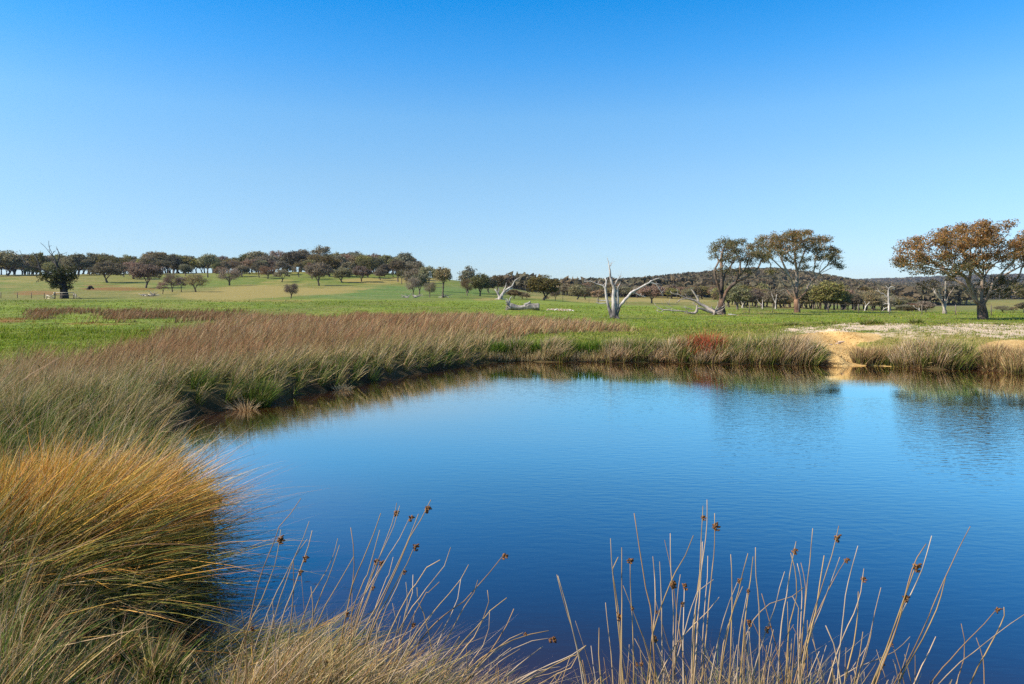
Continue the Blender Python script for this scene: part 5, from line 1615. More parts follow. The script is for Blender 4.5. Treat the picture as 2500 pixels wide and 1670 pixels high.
ORD = ['first', 'second', 'third', 'fourth', 'fifth', 'sixth', 'seventh', 'eighth', 'ninth', 'tenth', 'eleventh', 'twelfth', 'thirteenth', 'fourteenth', 'fifteenth', 'sixteenth']
def shore_clumps():
    mixT = lambda n: colmix(n, [PINKY, STRAW, TAN, BROWN, OLV, (0.56, 0.44, 0.30)], [3, 3.5, 2, .8, 1.2, 2])
    mixG = lambda n: colmix(n, [GRN, VGRN, OLV, STRAW, TAN, (0.24, 0.24, 0.06)], [3.5, 1.5, 2, 2, 1, 2])
    mixB = lambda n: colmix(n, [TAN, BROWN, STRAW, OLV], [2, 2, 2, 1])
    red = lambda n: colmix(n, [(0.50, 0.045, 0.03), (0.40, 0.09, 0.05), TAN], [4, 2, 1.0])
    baseG = lambda n: colmix(n, [GRN, DGRN, OLV, (0.2, 0.13, 0.06)], [2, 2, 2, 2])
    baseB = lambda n: colmix(n, [(0.17, 0.11, 0.055), DGRN, OLV, TAN], [3, 1, 2, 1])
    # (photo column, distance from water, radius, height, kind, label)
    spec = [
        (1345, .5, .50, 1.05, 'P', 'tall pale arching rush clump left of the mid bank, above bright short grass'),
        (1372, .3, .45, .95, 'G', 'blue green rush clump with a fringe of dead straw at the head of the pond'),
        (1262, .6, .55, .80, 'GP', 'grey topped rush clump at the inner corner of the pond'),
        (1490, .3, .42, .85, 'T', None), (1520, .4, .55, 1.0, 'T', None), (1556, .4, .50, 1.0, 'G', None), (1588, .3, .45, .95, 'T', None), (1607, .2, .35, .75, 'T', None),
        (1638, .4, .50, .95, 'T', None), (1668, .4, .50, 1.10, 'G', 'green based clump at the left edge of the red tipped patch'), (1690, .7, .60, 1.12, 'R', 'dull red tipped clump, left part of the red patch on the bank'),
        (1730, .7, .62, 1.24, 'R', 'bright crimson tipped clump, right part of the red patch on the bank'), (1708, .2, .45, .85, 'T', None), (1742, .2, .45, .9, 'T', None),
        (1765, .4, .50, 1.05, 'G', 'dark green clump just right of the crimson tipped one'), (1796, .3, .45, .95, 'T', None), (1822, .4, .50, 1.1, 'G', None), (1850, .4, .50, 1.15, 'T', None), (1878, .4, .55, 1.2, 'G', None),
        (1906, .4, .50, 1.15, 'T', None), (1932, .5, .55, 1.25, 'T', None), (1958, .4, .55, 1.2, 'T', None), (1984, .25, .42, .95, 'G', 'outward leaning green clump on the left edge of the clay beach'),
        (2104, .3, .40, 1.05, 'B', 'thin brown clump on the right edge of the clay beach'), (2128, .35, .50, 1.15, 'B', None), (2154, .4, .50, 1.1, 'B', None), (2176, .3, .42, .9, 'G', None),
        (2206, .35, .50, 1.05, 'T', None), (2236, .4, .50, 1.1, 'T', None), (2262, .4, .45, 1.1, 'G', None), (2290, .4, .50, 1.15, 'T', None), (2318, .4, .50, 1.1, 'G', None), (2346, .35, .45, 1.05, 'G', None),
        (2418, .5, .45, .9, 'B', None), (2440, .5, .4, .8, 'B', None), (2480, .2, .38, .95, 'B', 'brown clump at the right edge of the photo, nearest on the far bank'), (2503, .2, .38, 1.0, 'B', None), (2540, .3, .5, 1.0, 'T', None),
    ]
    for px, off, rad, h, kd, lab in spec:
        Ys = np.linspace(27, 39, 240)
        xs = (px - CX) / F * Ys
        d = shore_dist(xs, Ys)
        ok = np.nonzero((d > off * 0.9 + 0.05))[0]
        ok = ok[ok > np.nonzero(d < 0)[0].max()] if (d < 0).any() else ok
        Y = Ys[ok[0]] if len(ok) else 35.5
        x = (px - CX) / F * Y
        tips = dict(T=mixT, G=mixG, B=mixB, R=red, P=lambda n: colmix(n, [PINKY, STRAW, TAN], [3, 3, 2]), GP=lambda n: colmix(n, [PINKY, STRAW, GRN, OLV], [3, 2, 2, 2]))[kd]
        base = baseB if kd in ('B', 'T') else baseG
        grp = 'rush clumps along the far bank'; l = lab
        if lab is None:
            word = {'T': 'tan topped', 'G': 'greenish', 'B': 'brown'}[kd]
            if 1620 < px < 2050:
                k_ = sum(1 for s_ in spec if px < s_[0] < 2050); where = 'left of the clay beach'
            elif px >= 2050:
                k_ = sum(1 for s_ in spec if 2050 < s_[0] < px); where = 'right of the clay beach'
            else:
                k_ = sum(1 for s_ in spec if 1480 < s_[0] < px); where = 'on the mid bank, counting from its left end'
            l = f"{word} rush clump, {ORD[k_]} {where}"
            grp = 'rush clumps along the far bank'
        clump('rush_clump', l, x, Y, rad, h * (1.0 + 0.22 * RNG.random()), 560, tips, base, group=grp, lean=(0.02 + 0.12 * RNG.random()) if kd != 'P' else 0.3, spread=0.36, width=0.024, lo=0.25 if kd != 'R' else 0.4, hi=0.8)
    # pale dead tufts at the waterline of the left bank, and tufts on the mound
    clump('dead_grass_tuft', 'short straw coloured dead tuft at the waterline, half way along the left bank', -6.05 + .35, 24.2, .26, .36, 150, lambda n: colmix(n, [STRAW, (0.45, 0.38, 0.2)], [1, 1]), lambda n: colmix(n, [TAN], [1]), 'grass tuft', lean=0, spread=0.7, width=.022)
    clump('dead_grass_tuft', 'fan of pale dead blades beside a dark green clump, near end of the left bank', -7.45, 19.9, .30, .62, 170, lambda n: colmix(n, [STRAW, (0.45, 0.36, 0.22)], [1, 1]), lambda n: colmix(n, [TAN], [1]), 'grass tuft', lean=-0.15, spread=0.9, width=.016, bendz=-.5)
    clump('rush_clump', 'dark green rush clump at the water edge of the left bank beside pale dead blades', -7.3, 20.5, .34, 1.0, 420, lambda n: colmix(n, [GRN, VGRN, OLV], [3, 1, 2]), lambda n: colmix(n, [DGRN, GRN], [2, 1]), width=.016, lean=.1)
    for px, Y, h, w, lab in ((2120, 42.3, .62, .36, 'upright green tuft on white sand at the crest above the clay beach'), (2143, 42.0, .5, .3, 'straw and green tuft right beside the upright one on the sand crest'),
                             (2236, 43.5, .62, .30, 'pointed bright green tuft alone on the crest, right of the sand'), (1935, 45, .42, .35, 'low olive tuft at the left end of the bare crest'),
                             (1917, 45, .3, .25, 'little round tuft at the far left of the crest'), (2025, 45, .28, .6, 'flat dark green weed patch on the crest left of the sand'), (2004, 45.5, .26, .5, 'smaller dark green weed patch left of the flat one'), (2448, 43, .25, .5, 'grey green low weed on sand near the right edge'), (2300, 44, .22, .4, 'grey low weed on the pink sand, middle of the crest')):
        clump('grass_tuft', lab, (px - CX) / F * Y, Y, w, h, 170, lambda n: colmix(n, [GRN, VGRN, OLV, STRAW], [3, 1.5, 2, 1]), lambda n: colmix(n, [DGRN, OLV], [2, 1]), 'grass tuft', lean=.05, spread=.7, width=.03)
    # the low straw fringe along the water at the head of the pond
    n = 5200
    s = RNG.random(n)
    x = -1.2 + s * 9.2; Y = np.full(n, 35.3)
    Yc = np.interp(x, SHORE[20:30, 0], SHORE[20:30, 1]) + 0.05 + 0.9 * RNG.random(n) ** 1.6
    z = np.maximum(height(x, Yc), 0)
    rowf = Yc - np.interp(x, SHORE[20:30, 0], SHORE[20:30, 1])
    near = (rowf < 0.35)[:, None]
    g1 = (smooth01(x, -0.5, 1.0) * (1 - smooth01(x, 2.6, 4.5)))[:, None]
    col = np.where(near, colmix(n, [STRAW, (0.42, 0.36, 0.18), OLV], [3, 2, 1]), colmix(n, [VGRN, GRN, (0.14, 0.2, 0.03)], [2, 1.5, 2]))
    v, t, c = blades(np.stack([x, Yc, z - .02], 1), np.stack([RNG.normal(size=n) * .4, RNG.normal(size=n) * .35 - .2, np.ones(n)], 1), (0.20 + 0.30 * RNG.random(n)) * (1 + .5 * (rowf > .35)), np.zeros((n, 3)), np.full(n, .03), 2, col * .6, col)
    g = Geo(); g.add(v, t, None, c); o = g.build('bank_grass', MAT_GRASS, None)
    tag(o, 'lush green grass with a straw coloured fringe at the head of the pond', 'grass', kind='stuff')
    # dead roots and litter hanging along the waterline of the right bank
    n = 2600
    i = RNG.integers(25, 39, n); f = RNG.random(n)[:, None]
    Q = SHORE[i] * (1 - f) + SHORE[i + 1] * f
    Q = Q[(Q[:, 0] < 15.3) | (Q[:, 0] > 17.6)]; n = len(Q)
    z = 0.03 + 0.22 * RNG.random(n)
    col = colmix(n, [(0.09, 0.045, 0.02), (0.22, 0.13, 0.06), TAN], [3, 2, 1])
    v, t, c = blades(np.stack([Q[:, 0], Q[:, 1] + .12 * RNG.random(n), z], 1), np.stack([RNG.normal(size=n), -np.abs(RNG.normal(size=n)) * .5, -.35 + RNG.normal(size=n) * .4], 1), .14 + .2 * RNG.random(n), np.zeros((n, 3)), np.full(n, .018), 2, col, col)
    g = Geo(); g.add(v, t, None, c); o = g.build('bank_litter', MAT_BLADE, None)
    tag(o, 'brown dead roots and litter along the far waterline', 'litter', kind='stuff')
shore_clumps()

# clods and stones on the clay beach and on the sandy crest
def stones():
    mt = mat_bark('clay_stones', 0.3, 0.01)
    g0 = None
    items = [(2046, 839, .10, 'flat pinkish stone in the middle of the clay beach'), (2055, 836, .13, 'long pinkish stone with dark shadow, right one on the clay beach'), (2028, 842, .07, 'small pink stone left of the long one on the clay beach')]
    for px, py, s, lab in items:
        q = hit(px, py, 30, 60)
        v = []
        n = 10
        rings = [(0.0, -0.3), (0.8, -0.1), (1.0, 0.15), (0.7, 0.42), (0.0, 0.5)]
        V = [(0, 0, -0.3)]
        for r, z in rings[1:-1]:
            for j in range(n):
                a = j / n * 6.283; k = 1 + (RNG.random() - .5) * .35
                V.append((math.cos(a) * r * 1.9 * k, math.sin(a) * r * k, z * k))
        V.append((0, 0, .5))
        V = np.array(V) * s
        T3 = [(0, 1 + (j + 1) % n, 1 + j) for j in range(n)] + [(1 + 2 * n + j, 1 + 2 * n + (j + 1) % n, len(V) - 1) for j in range(n)]
        Q4 = [(1 + r * n + j, 1 + r * n + (j + 1) % n, 1 + (r + 1) * n + (j + 1) % n, 1 + (r + 1) * n + j) for r in range(2) for j in range(n)]
        o = mesh_obj('stone', V, T3, mt, None, np.tile([[0.50, 0.36, 0.27]], (len(V), 1)), Q4, smooth=False)
        o.location = tuple(q); o.rotation_euler = (0, 0, .2)
        tag(o, lab, 'stone')
    # rubble: uncountable small clods
    g = Geo()
    n = 1900
    px = np.concatenate([2010 + RNG.random(n // 2) * 85, 1900 + RNG.random(n - n // 2) * 640]); Y = np.concatenate([33.5 + RNG.random(n // 2) * 6.5, 38.5 + RNG.random(n - n // 2) * 7])
    x = (px - CX) / F * Y; z = height(x, Y); d = shore_dist(x, Y)
    _, dry, sand, clay, rust, _w = ground_paint(x, Y, z)
    for i in range(n):
        if d[i] < 0.1 or (sand[i] < .4 and clay[i] < .4): continue
        s = 0.015 + 0.05 * RNG.random() ** 3
        o8 = np.array([(1, 0, 0), (-1, 0, 0), (0, 1, 0), (0, -1, 0), (0, 0, .8), (0, 0, -.5)], float) * s * (0.7 + 0.6 * RNG.random((6, 3)))
        a = RNG.random() * 6.28; o8 = o8 @ np.array([[math.cos(a), math.sin(a), 0], [-math.sin(a), math.cos(a), 0], [0, 0, 1]])
        c = np.array((0.46, 0.28, 0.10) if clay[i] > sand[i] else (0.55, 0.44, 0.34)) * (0.6 + 0.6 * RNG.random())
        g.add(o8 + [x[i], Y[i], z[i]], [(0, 2, 4), (2, 1, 4), (1, 3, 4), (3, 0, 4), (2, 0, 5), (1, 2, 5), (3, 1, 5), (0, 3, 5)], None, c)
    o = g.build('clay_clods', mt, None)
    tag(o, 'small clods and pebbles strewn over clay and sand', 'pebbles', kind='stuff')
    # the white stone patch right of the log
    g = Geo()
    gp = hit(1368, 757)
    for i in range(90):
        px_ = 1334 + RNG.random() * 68; Yq = gp[1] + (RNG.random() - .5) * 5
        xq = (px_ - CX) / F * Yq; zq = h1(xq, Yq)
        s = 0.05 + 0.12 * RNG.random()
        o8 = np.array([(1, 0, 0), (-1, 0, 0), (0, 1, 0), (0, -1, 0), (0, 0, .8), (0, 0, -.5)], float) * s * (0.7 + 0.6 * RNG.random((6, 3)))
        c = (0.62, 0.56, 0.48) if RNG.random() < .45 else (0.30, 0.19, 0.11)
        g.add(o8 + [xq, Yq, zq], [(0, 2, 4), (2, 1, 4), (1, 3, 4), (3, 0, 4), (2, 0, 5), (1, 2, 5), (3, 1, 5), (0, 3, 5)], None, c)
    o = g.build('stone_scatter', mt, None)
    tag(o, 'low patch of white and rusty stones on the green grass right of the log', 'stones', kind='stuff')
stones()

# ------------------------------------------------------------------ foreground: the golden tussock
def golden_tussock():
    n = 16500
    cx, cy = -4.72, 7.40
    u = RNG.normal(size=(n, 2)) * np.array([0.60, 0.78])
    x = cx + u[:, 0]; y = cy + u[:, 1]
    d = shore_dist(x, y); ok = (d > -0.04) & (RNG.random(n) < 0.25 + 0.75 * smooth01(d, 0.0, 0.9))
    x, y = x[ok], y[ok]; n = len(x)
    z = np.maximum(height(x, y), 0.02)
    fx = np.clip((x - (cx - 0.9)) / 1.9, 0, 1)
    ny = NZ(x, y, 0.35, 2)
    low = np.clip((cy - y) / 1.2, -1, 1)
    cell = 0.17
    gx, gy = np.floor(x / cell), np.floor(y / cell)
    ha = np.modf(np.sin(gx * 127.1 + gy * 311.7) * 43758.5453)[0] % 1.0
    hb = np.modf(np.sin(gx * 269.5 + gy * 183.3) * 43758.5453)[0] % 1.0
    x = x * .55 + (gx + .5) * cell * .45; y = y * .55 + (gy + .5) * cell * .45
    dirv = np.stack([(ha - .5) * .75, (hb - .5) * .75, np.zeros(n)], 1) + np.stack([0.12 + 1.05 * fx ** 1.3 + RNG.normal(size=n) * 0.22 + (ny - .5) * .9, 0.05 - 0.55 * np.clip(low, 0, 1) * fx + RNG.normal(size=n) * 0.22 + (NZ2(x, y, 0.4, 2) - .5) * .6, 0.95 - 0.35 * fx + RNG.normal(size=n) * .14], 1)
    L = (0.36 + 0.50 * RNG.random(n)) * (0.90 + 0.75 * fx) * (0.70 + 0.35 * ny + 0.30 * hb) * (1 + 0.35 * (RNG.random(n) < 0.10))
    bend = np.stack([0.05 + 0.22 * RNG.random(n) * fx + RNG.normal(size=n) * .10, RNG.normal(size=n) * .10, -0.03 - 0.40 * RNG.random(n) * fx], 1)
    gold = colmix(n, [GOLD, (0.66, 0.40, 0.10), (0.44, 0.17, 0.03), STRAW, (0.36, 0.29, 0.04)], [4.5, 3.5, 2.2, 1.0, 1.8], .35)
    pink = colmix(n, [PINKY, STRAW, (0.46, 0.32, 0.18)], [3, 2, 2])
    tw = smooth01(y + RNG.normal(size=n) * .4, 7.9, 8.9)[:, None]
    tip = np.where(RNG.random((n, 1)) < tw * 0.8, pink, gold)
    fr_ = (RNG.random(n) < 0.75 * (1 - smooth01(y + RNG.normal(size=n) * .25, 6.5, 7.3)))[:, None]
    tip = np.where(fr_, colmix(n, [OLV, (0.30, 0.26, 0.05), GRN, BROWN, TAN], [2.5, 2, 2, 1.5, 1]), tip)
    base = colmix(n, [(0.22, 0.19, 0.03), GRN, (0.34, 0.19, 0.04), OLV], [3, 2, 3, 1.2])
    v, t, c = blades(np.stack([x, y, z - .05], 1), dirv, L, bend, 0.0095 * (0.5 + 0.9 * RNG.random(n)), 5, base, tip, 0.15, 0.65, kink=0.10)
    g = Geo(); g.add(v - np.array([cx, cy, .4]), t, None, c)
    # low skirt over the bank
    n = 1500
    yy = 6.0 + 2.9 * RNG.random(n); xx = -3.2 - 0.9 * RNG.random(n)
    dd = shore_dist(xx, yy); ok = dd > -0.05; xx, yy = xx[ok], yy[ok]; n = len(xx)
    zz = np.maximum(height(xx, yy), 0.02)
    dv = np.stack([0.75 + RNG.normal(size=n) * .35, -0.25 + RNG.normal(size=n) * .35, 0.45 + RNG.normal(size=n) * .3], 1)
    v, t, c = blades(np.stack([xx, yy, zz], 1), dv, 0.25 + 0.5 * RNG.random(n), np.stack([np.zeros(n), np.zeros(n), -.35 * RNG.random(n)], 1), .009 * (.5 + RNG.random(n)), 4,
                     colmix(n, [DGRN, OLV, BROWN], [1, 2, 2]), colmix(n, [OLV, TAN, (0.36, 0.20, 0.06), STRAW, GRN], [2, 2, 2, 1.5, 1.5]), .1, .7, kink=.2)
    g.add(v - np.array([cx, cy, .4]), t, None, c)
    # loose straw stems standing out of it
    n = 200
    xx = cx + RNG.normal(size=n) * .75; yy = cy + RNG.normal(size=n) * .9; xx = np.minimum(xx, -3.8)
    zz = height(xx, yy)
    dv = np.stack([0.45 + RNG.normal(size=n) * .38, RNG.normal(size=n) * .3, np.ones(n)], 1)
    v, t, c = blades(np.stack([xx, yy, zz], 1), dv, 0.75 + 0.4 * RNG.random(n), np.stack([.1 + .2 * RNG.random(n), np.zeros(n), -.1 * RNG.random(n)], 1), .012 * (.6 + .7 * RNG.random(n)), 5,
                     colmix(n, [TAN, BROWN], [1, 1]), colmix(n, [STRAW, PINKY, (0.20, 0.10, 0.04)], [3, 2, 2]), .1, .7, kink=.3)
    g.add(v - np.array([cx, cy, .4]), t, None, c)
    o = g.build('golden_tussock', MAT_BLADE, None)
    o.location = (cx, cy, .4)
    tag(o, 'big golden orange rush tussock swept over the water at the lower left', 'tussock')
golden_tussock()

# ------------------------------------------------------------------ foreground: stems with seed heads
def head_mesh(seed, big=1.0):
    rs = np.random.default_rng(seed)
    g = Geo()
    n = 16
    for i in range(n):
        h = rs.random()
        c0 = np.array([0, 0, 0.030 * h * big]) + rs.normal(size=3) * 0.0045
        d = rs.normal(size=3); d[2] = abs(d[2]) * 0.6 + 0.2; d /= np.linalg.norm(d)
        ln = (0.011 + 0.012 * rs.random()) * big
        pts = np.array([c0, c0 + d * ln * 0.35, c0 + d * ln * 0.75, c0 + d * ln])
        col = np.array([0.15, 0.070, 0.028]) * (0.45 + 1.1 * rs.random())
        tube(g, pts, np.array([0.002, 0.0052, 0.0045, 0.0008]) * big, col, 5, True)
    o = g.build('seed_head', MAT_HEAD, None, smooth=True, link=False)
    return o.data
HEADS = [head_mesh(s, 1.15) for s in (1, 2, 3, 4)]

def stem_obj(parent, origin, pts, r0, col, heads=(), segs=5, name='stem'):
    P = resample(np.asarray(pts, float), 0.09, 0.0015)
    R = np.linspace(r0, r0 * 0.45, len(P))
    n = len(P)
    c = np.array(col) * (0.85 + 0.3 * NZ(P[:, 2] * 9, P[:, 0] * 9, 1.0, 2))[:, None]
    band = (NZ2(P[:, 2] * 14 + P[:, 0] * 60, P[:, 0] * 30, 1.0, 1) > 0.66)
    c[band] *= 0.55
    c[:max(1, n // 5)] = c[:max(1, n // 5)] * 0.6 + np.array([0.07, 0.07, 0.02]) * 0.4
    g = Geo(); tube(g, P - origin, R, c, segs, True)
    s = g.build(name, MAT_STEM, parent, smooth=True)
    for f, k in heads:
        i = min(n - 1, int(f * (n - 1)))
        h = bpy.data.objects.new('seed_head', HEADS[int(RNG.integers(4))]); COL.objects.link(h); h.parent = s
        d = P[i] - P[max(0, i - 1)] if i else P[1] - P[0]
        off = np.array([0.004, 0, -0.012])
        h.location = tuple(P[i] - origin + off)
        q = Vector(d).to_track_quat('Z', 'Y')
        h.rotation_euler = q.to_euler()
        h.scale = (k * 0.84,) * 3
    return s

def fore_stems(parent, origin, ox, oy, sc, specs, Y0, cols):
    """specs: (points from tip to foot in zoomed coordinates, head list as (fraction from foot, size))."""
    for pts, heads in specs:
        Yb = Y0 + RNG.normal() * 0.12
        dY = RNG.normal() * 0.18 + 0.12
        q = [(ox + a / sc, oy + b / sc) for a, b in pts][::-1]        # foot first
        # carry the foot on below the frame until the ground
        (x0, y0), (x1, y1) = q[0], q[1]
        P = []
        zz = 0.22
        pyg = HY + F * (EYE - zz) / Yb
        if y0 < pyg:
            sl = (x1 - x0) / min(-1.0, (y1 - y0)) * 0.75
            q = [(x0 + sl * (pyg - y0), pyg)] + q
        H0 = q[0][1]; H1 = q[-1][1]
        for a, b in q:
            f = (H0 - b) / max(1.0, (H0 - H1))
            Y = Yb + dY * f
            P.append([(a - CX) / F * Y, Y, EYE - (b - HY) / F * Y])
        col = cols[int(RNG.integers(len(cols)))]
        stem_obj(parent, origin, P, 0.0053 * (0.8 + 0.4 * RNG.random()), np.array(col) * (0.8 + 0.4 * RNG.random()), heads)

STEMC = [(0.40, 0.27, 0.14), (0.44, 0.31, 0.19), (0.32, 0.19, 0.085), (0.38, 0.25, 0.10), (0.42, 0.32, 0.22)]
H = lambda f=1.0, k=1.0: (f, k)

# right-hand clump
oR = np.array([1.5, 4.2, 0.2])
rootR = empty('tall_rush_clump', tuple(oR)); tag(rootR, 'tall dry rush clump with brown seed heads at the bottom right of the pond edge', 'rush clump')
specR = [
    ([(287, 275), (292, 380), (298, 450), (325, 620), (338, 800), (330, 1000)], [H(.72, 1.1)]), ([(325, 368), (298, 425), (310, 560), (335, 800)], []),
    ([(405, 150), (432, 330), (462, 520), (485, 610), (500, 800)], []), ([(385, 390), (388, 560), (397, 700), (402, 1000)], [H(1, 1.1), H(.80, .7)]),
    ([(343, 320), (344, 600), (340, 1000)], []), ([(498, 365), (508, 480), (510, 640), (490, 800), (480, 1000)], [H(.72, .6)]), ([(532, 390), (540, 560), (545, 900)], []),
    ([(585, 250), (588, 430), (600, 620), (600, 1000)], [H(.84, 1.35), H(.80, 1.2)]), ([(556, 282), (580, 385), (590, 440)], []),
    ([(700, 260), (660, 360), (612, 440), (560, 560), (500, 740), (480, 900)], []), ([(748, 112), (738, 300), (732, 450), (712, 620), (700, 900)], [H(.98, 1.0)]),
    ([(768, 82), (768, 200), (750, 360), (728, 520), (700, 700), (690, 1000)], []), ([(806, 150), (806, 300), (795, 420), (780, 560), (765, 750), (740, 1000)], [H(.985, 1.35), H(.965, 1.1)]),
    ([(745, 292), (742, 420), (735, 500)], []), ([(772, 362), (770, 470), (755, 640), (740, 900)], []), ([(655, 525), (652, 640), (648, 800), (650, 1000)], [H(1, 1.2)]),
    ([(635, 455), (618, 600), (612, 760), (600, 1000)], []), ([(640, 605), (620, 780), (600, 1000)], [H(1, .8)]), ([(886, 355), (892, 500), (890, 700), (880, 1000)], []),
    ([(920, 492), (880, 590), (850, 680), (800, 900)], [H(1, .9)]), ([(972, 350), (945, 450), (925, 540), (880, 700), (830, 1000)], []), ([(998, 365), (985, 480), (965, 620), (940, 900)], []),
    ([(970, 540), (955, 620), (930, 760), (915, 1000)], [H(1, .9)]), ([(945, 515), (895, 640), (850, 800), (830, 1000)], []), ([(1010, 320), (1012, 460), (1028, 620), (1030, 1000)], []),
    ([(828, 568), (770, 640), (640, 770), (560, 900)], []), ([(800, 480), (720, 540), (690, 620)], []), ([(1212, 290), (1190, 400), (1165, 560), (1140, 700), (1120, 1000)], [H(.985, 1.1)]),
    ([(1185, 348), (1205, 420), (1215, 560), (1180, 700), (1165, 900)], []), ([(1218, 400), (1240, 520), (1235, 700), (1220, 1000)], []), ([(1236, 396), (1260, 520), (1250, 680), (1235, 900)], []),
    ([(1295, 225), (1280, 400), (1262, 560), (1240, 800), (1230, 1000)], []), ([(1425, 212), (1390, 360), (1345, 500), (1300, 640), (1260, 800), (1235, 1000)], [H(.99, 1.15)]),
    ([(1457, 385), (1400, 480), (1340, 600), (1290, 700), (1240, 850)], [H(1, 1.0)]), ([(1430, 368), (1390, 480), (1330, 640), (1270, 800)], []), ([(1352, 360), (1330, 500), (1310, 640), (1270, 800)], []),
    ([(1520, 312), (1490, 420), (1458, 560), (1448, 660), (1435, 780)], []), ([(1550, 425), (1535, 540), (1500, 650), (1440, 780), (1370, 1000)], [H(.985, .95)]), ([(1522, 540), (1520, 640), (1500, 800), (1450, 1000)], []),
    ([(1635, 520), (1605, 640), (1585, 740), (1550, 860), (1515, 1000)], []), ([(1860, 302), (1815, 370), (1790, 430), (1750, 580), (1700, 760), (1610, 1000)], [H(.80, 1.1)]),
    ([(1888, 262), (1840, 430), (1790, 540), (1740, 640), (1690, 780), (1600, 1000)], [H(.45, .8)]), ([(1800, 435), (1770, 520), (1720, 660), (1660, 830), (1600, 1000)], [H(1, 1.35)]),
    ([(1755, 585), (1715, 680), (1650, 860), (1590, 1000)], [H(1, .8), H(.75, .9)]), ([(2080, 215), (2020, 330), (1950, 480), (1890, 620), (1830, 760), (1760, 900), (1700, 1000)], []),
    ([(1957, 470), (1935, 560), (1880, 700), (1800, 850), (1720, 1000)], []), ([(2205, 635), (2150, 700), (2070, 780), (1980, 880), (1880, 1000)], [H(1, 1.0)]),
    ([(2248, 618), (2250, 660), (2210, 750), (2150, 860), (2080, 1000)], []), ([(2348, 655), (2280, 700), (2200, 760), (2100, 840), (1960, 960)], []), ([(2035, 700), (2052, 780), (2050, 870), (2010, 1000)], []),
    ([(2110, 770), (2145, 880), (2150, 1000)], []), ([(1155, 440), (1130, 520), (1100, 640), (1060, 740)], [H(.70, 1.1)]), ([(975, 705), (960, 820), (900, 1000)], [H(1, 1.1)]),
    ([(1250, 520), (1190, 565), (1080, 600), (1000, 680), (960, 760), (940, 900)], []), ([(25, 462), (65, 600), (105, 760), (135, 900), (150, 1000)], []),
    ([(165, 808), (110, 860), (0, 910)], []), ([(122, 860), (90, 920), (20, 950)], []), ([(262, 595), (275, 720), (290, 850), (300, 1000)], []), ([(230, 720), (228, 850), (240, 1000)], []),
    ([(190, 810), (200, 900), (215, 1000)], []), ([(1780, 765), (1700, 840), (1560, 900), (1440, 960)], []), ([(1908, 765), (1870, 850), (1800, 1000)], []), ([(1545, 740), (1530, 850), (1500, 1000)], []),
    ([(1590, 730), (1560, 860), (1500, 1000)], []), ([(1360, 710), (1400, 800), (1420, 900)], []), ([(1195, 565), (1225, 620), (1220, 720), (1225, 900)], []),
]
fore_stems(rootR, oR, 1350, 1180, 2.0417, specR, 4.30, STEMC)

def filler(root, origin, n_st, n_bl, px0, px1, peak, Yr, lean, hmin, hmax, tips, stem_heads=0.10):
    """Shorter stems (parts) and a tangle of blades (one part) between the tall ones."""
    for i in range(n_st):
        px = px0 + RNG.random() * (px1 - px0)
        w = math.exp(-((px - peak[0]) / peak[1]) ** 2)
        Y = Yr[0] + RNG.random() * (Yr[1] - Yr[0])
        x = (px - CX) / F * Y; z = max(h1(x, Y), 0.0)
        L = hmin + (hmax - hmin) * RNG.random() * (0.35 + 0.65 * w)
        ln = lean + RNG.normal() * 0.16
        P0 = np.array([x, Y, z - .03]); d = np.array([ln, RNG.normal() * .12, 1.0]); d /= np.linalg.norm(d)
        b = np.array([0.10 + .25 * lean, 0, -0.06]) * RNG.normal() * 1.2
        pts = [P0, P0 + d * L * .35 + b * .12 * L, P0 + d * L * .7 + b * .49 * L, P0 + d * L + b * L]
        hd = [(0.9 + .1 * RNG.random(), .7 + .4 * RNG.random())] if RNG.random() < stem_heads else []
        stem_obj(root, origin, pts, 0.0042 * (.7 + .5 * RNG.random()), np.array(STEMC[int(RNG.integers(len(STEMC)))]) * (.75 + .4 * RNG.random()), hd, 4)
    n = n_bl
    px = px0 + RNG.random(n) * (px1 - px0)
    w = np.exp(-((px - peak[0]) / peak[1]) ** 2)
    sel = RNG.random(n) < 0.25 + 0.75 * w
    px = px[sel]; w = w[sel]; n = len(px)
    Y = Yr[0] + RNG.random(n) * (Yr[1] - Yr[0]); x = (px - CX) / F * Y; z = np.maximum(height(x, Y), 0)
    L = (0.45 + 0.58 * RNG.random(n)) * (0.62 + 0.38 * w) * hmax * 0.84
    dirv = np.stack([lean + RNG.normal(size=n) * .30, RNG.normal(size=n) * .25, np.ones(n)], 1)
    bend = np.stack([lean * .5 + RNG.normal(size=n) * .28, RNG.normal(size=n) * .15, -0.30 * RNG.random(n) ** 1.5], 1)
    tip = tips(n); base = colmix(n, [DGRN, GRN, OLV, TAN], [2, 2, 1.5, 1.5])
    v, t, c = blades(np.stack([x, Y, z - .03], 1) - origin, dirv, L, bend, .0056 * (.5 + RNG.random(n)), 5, base, tip, .1, .7) if False else blades(np.stack([x, Y, z - .03], 1) - origin, dirv, L, bend, .0056 * (.5 + RNG.random(n)), 5, base, tip, .1, .7, kink=.25)
    g = Geo(); g.add(v, t, None, c)
    o = g.build('blades', MAT_BLADE, root); o['kind'] = 'stuff'
tipR = lambda n: colmix(n, [STRAW, TAN, OLV, GRN, PINKY, (0.40, 0.30, 0.10)], [4, 4, 2, 2, 2, 2])
filler(rootR, oR, 200, 8200, 1440, 2330, (1790, 330), (3.95, 4.65), 0.06, 0.55, 1.15, tipR, .06)

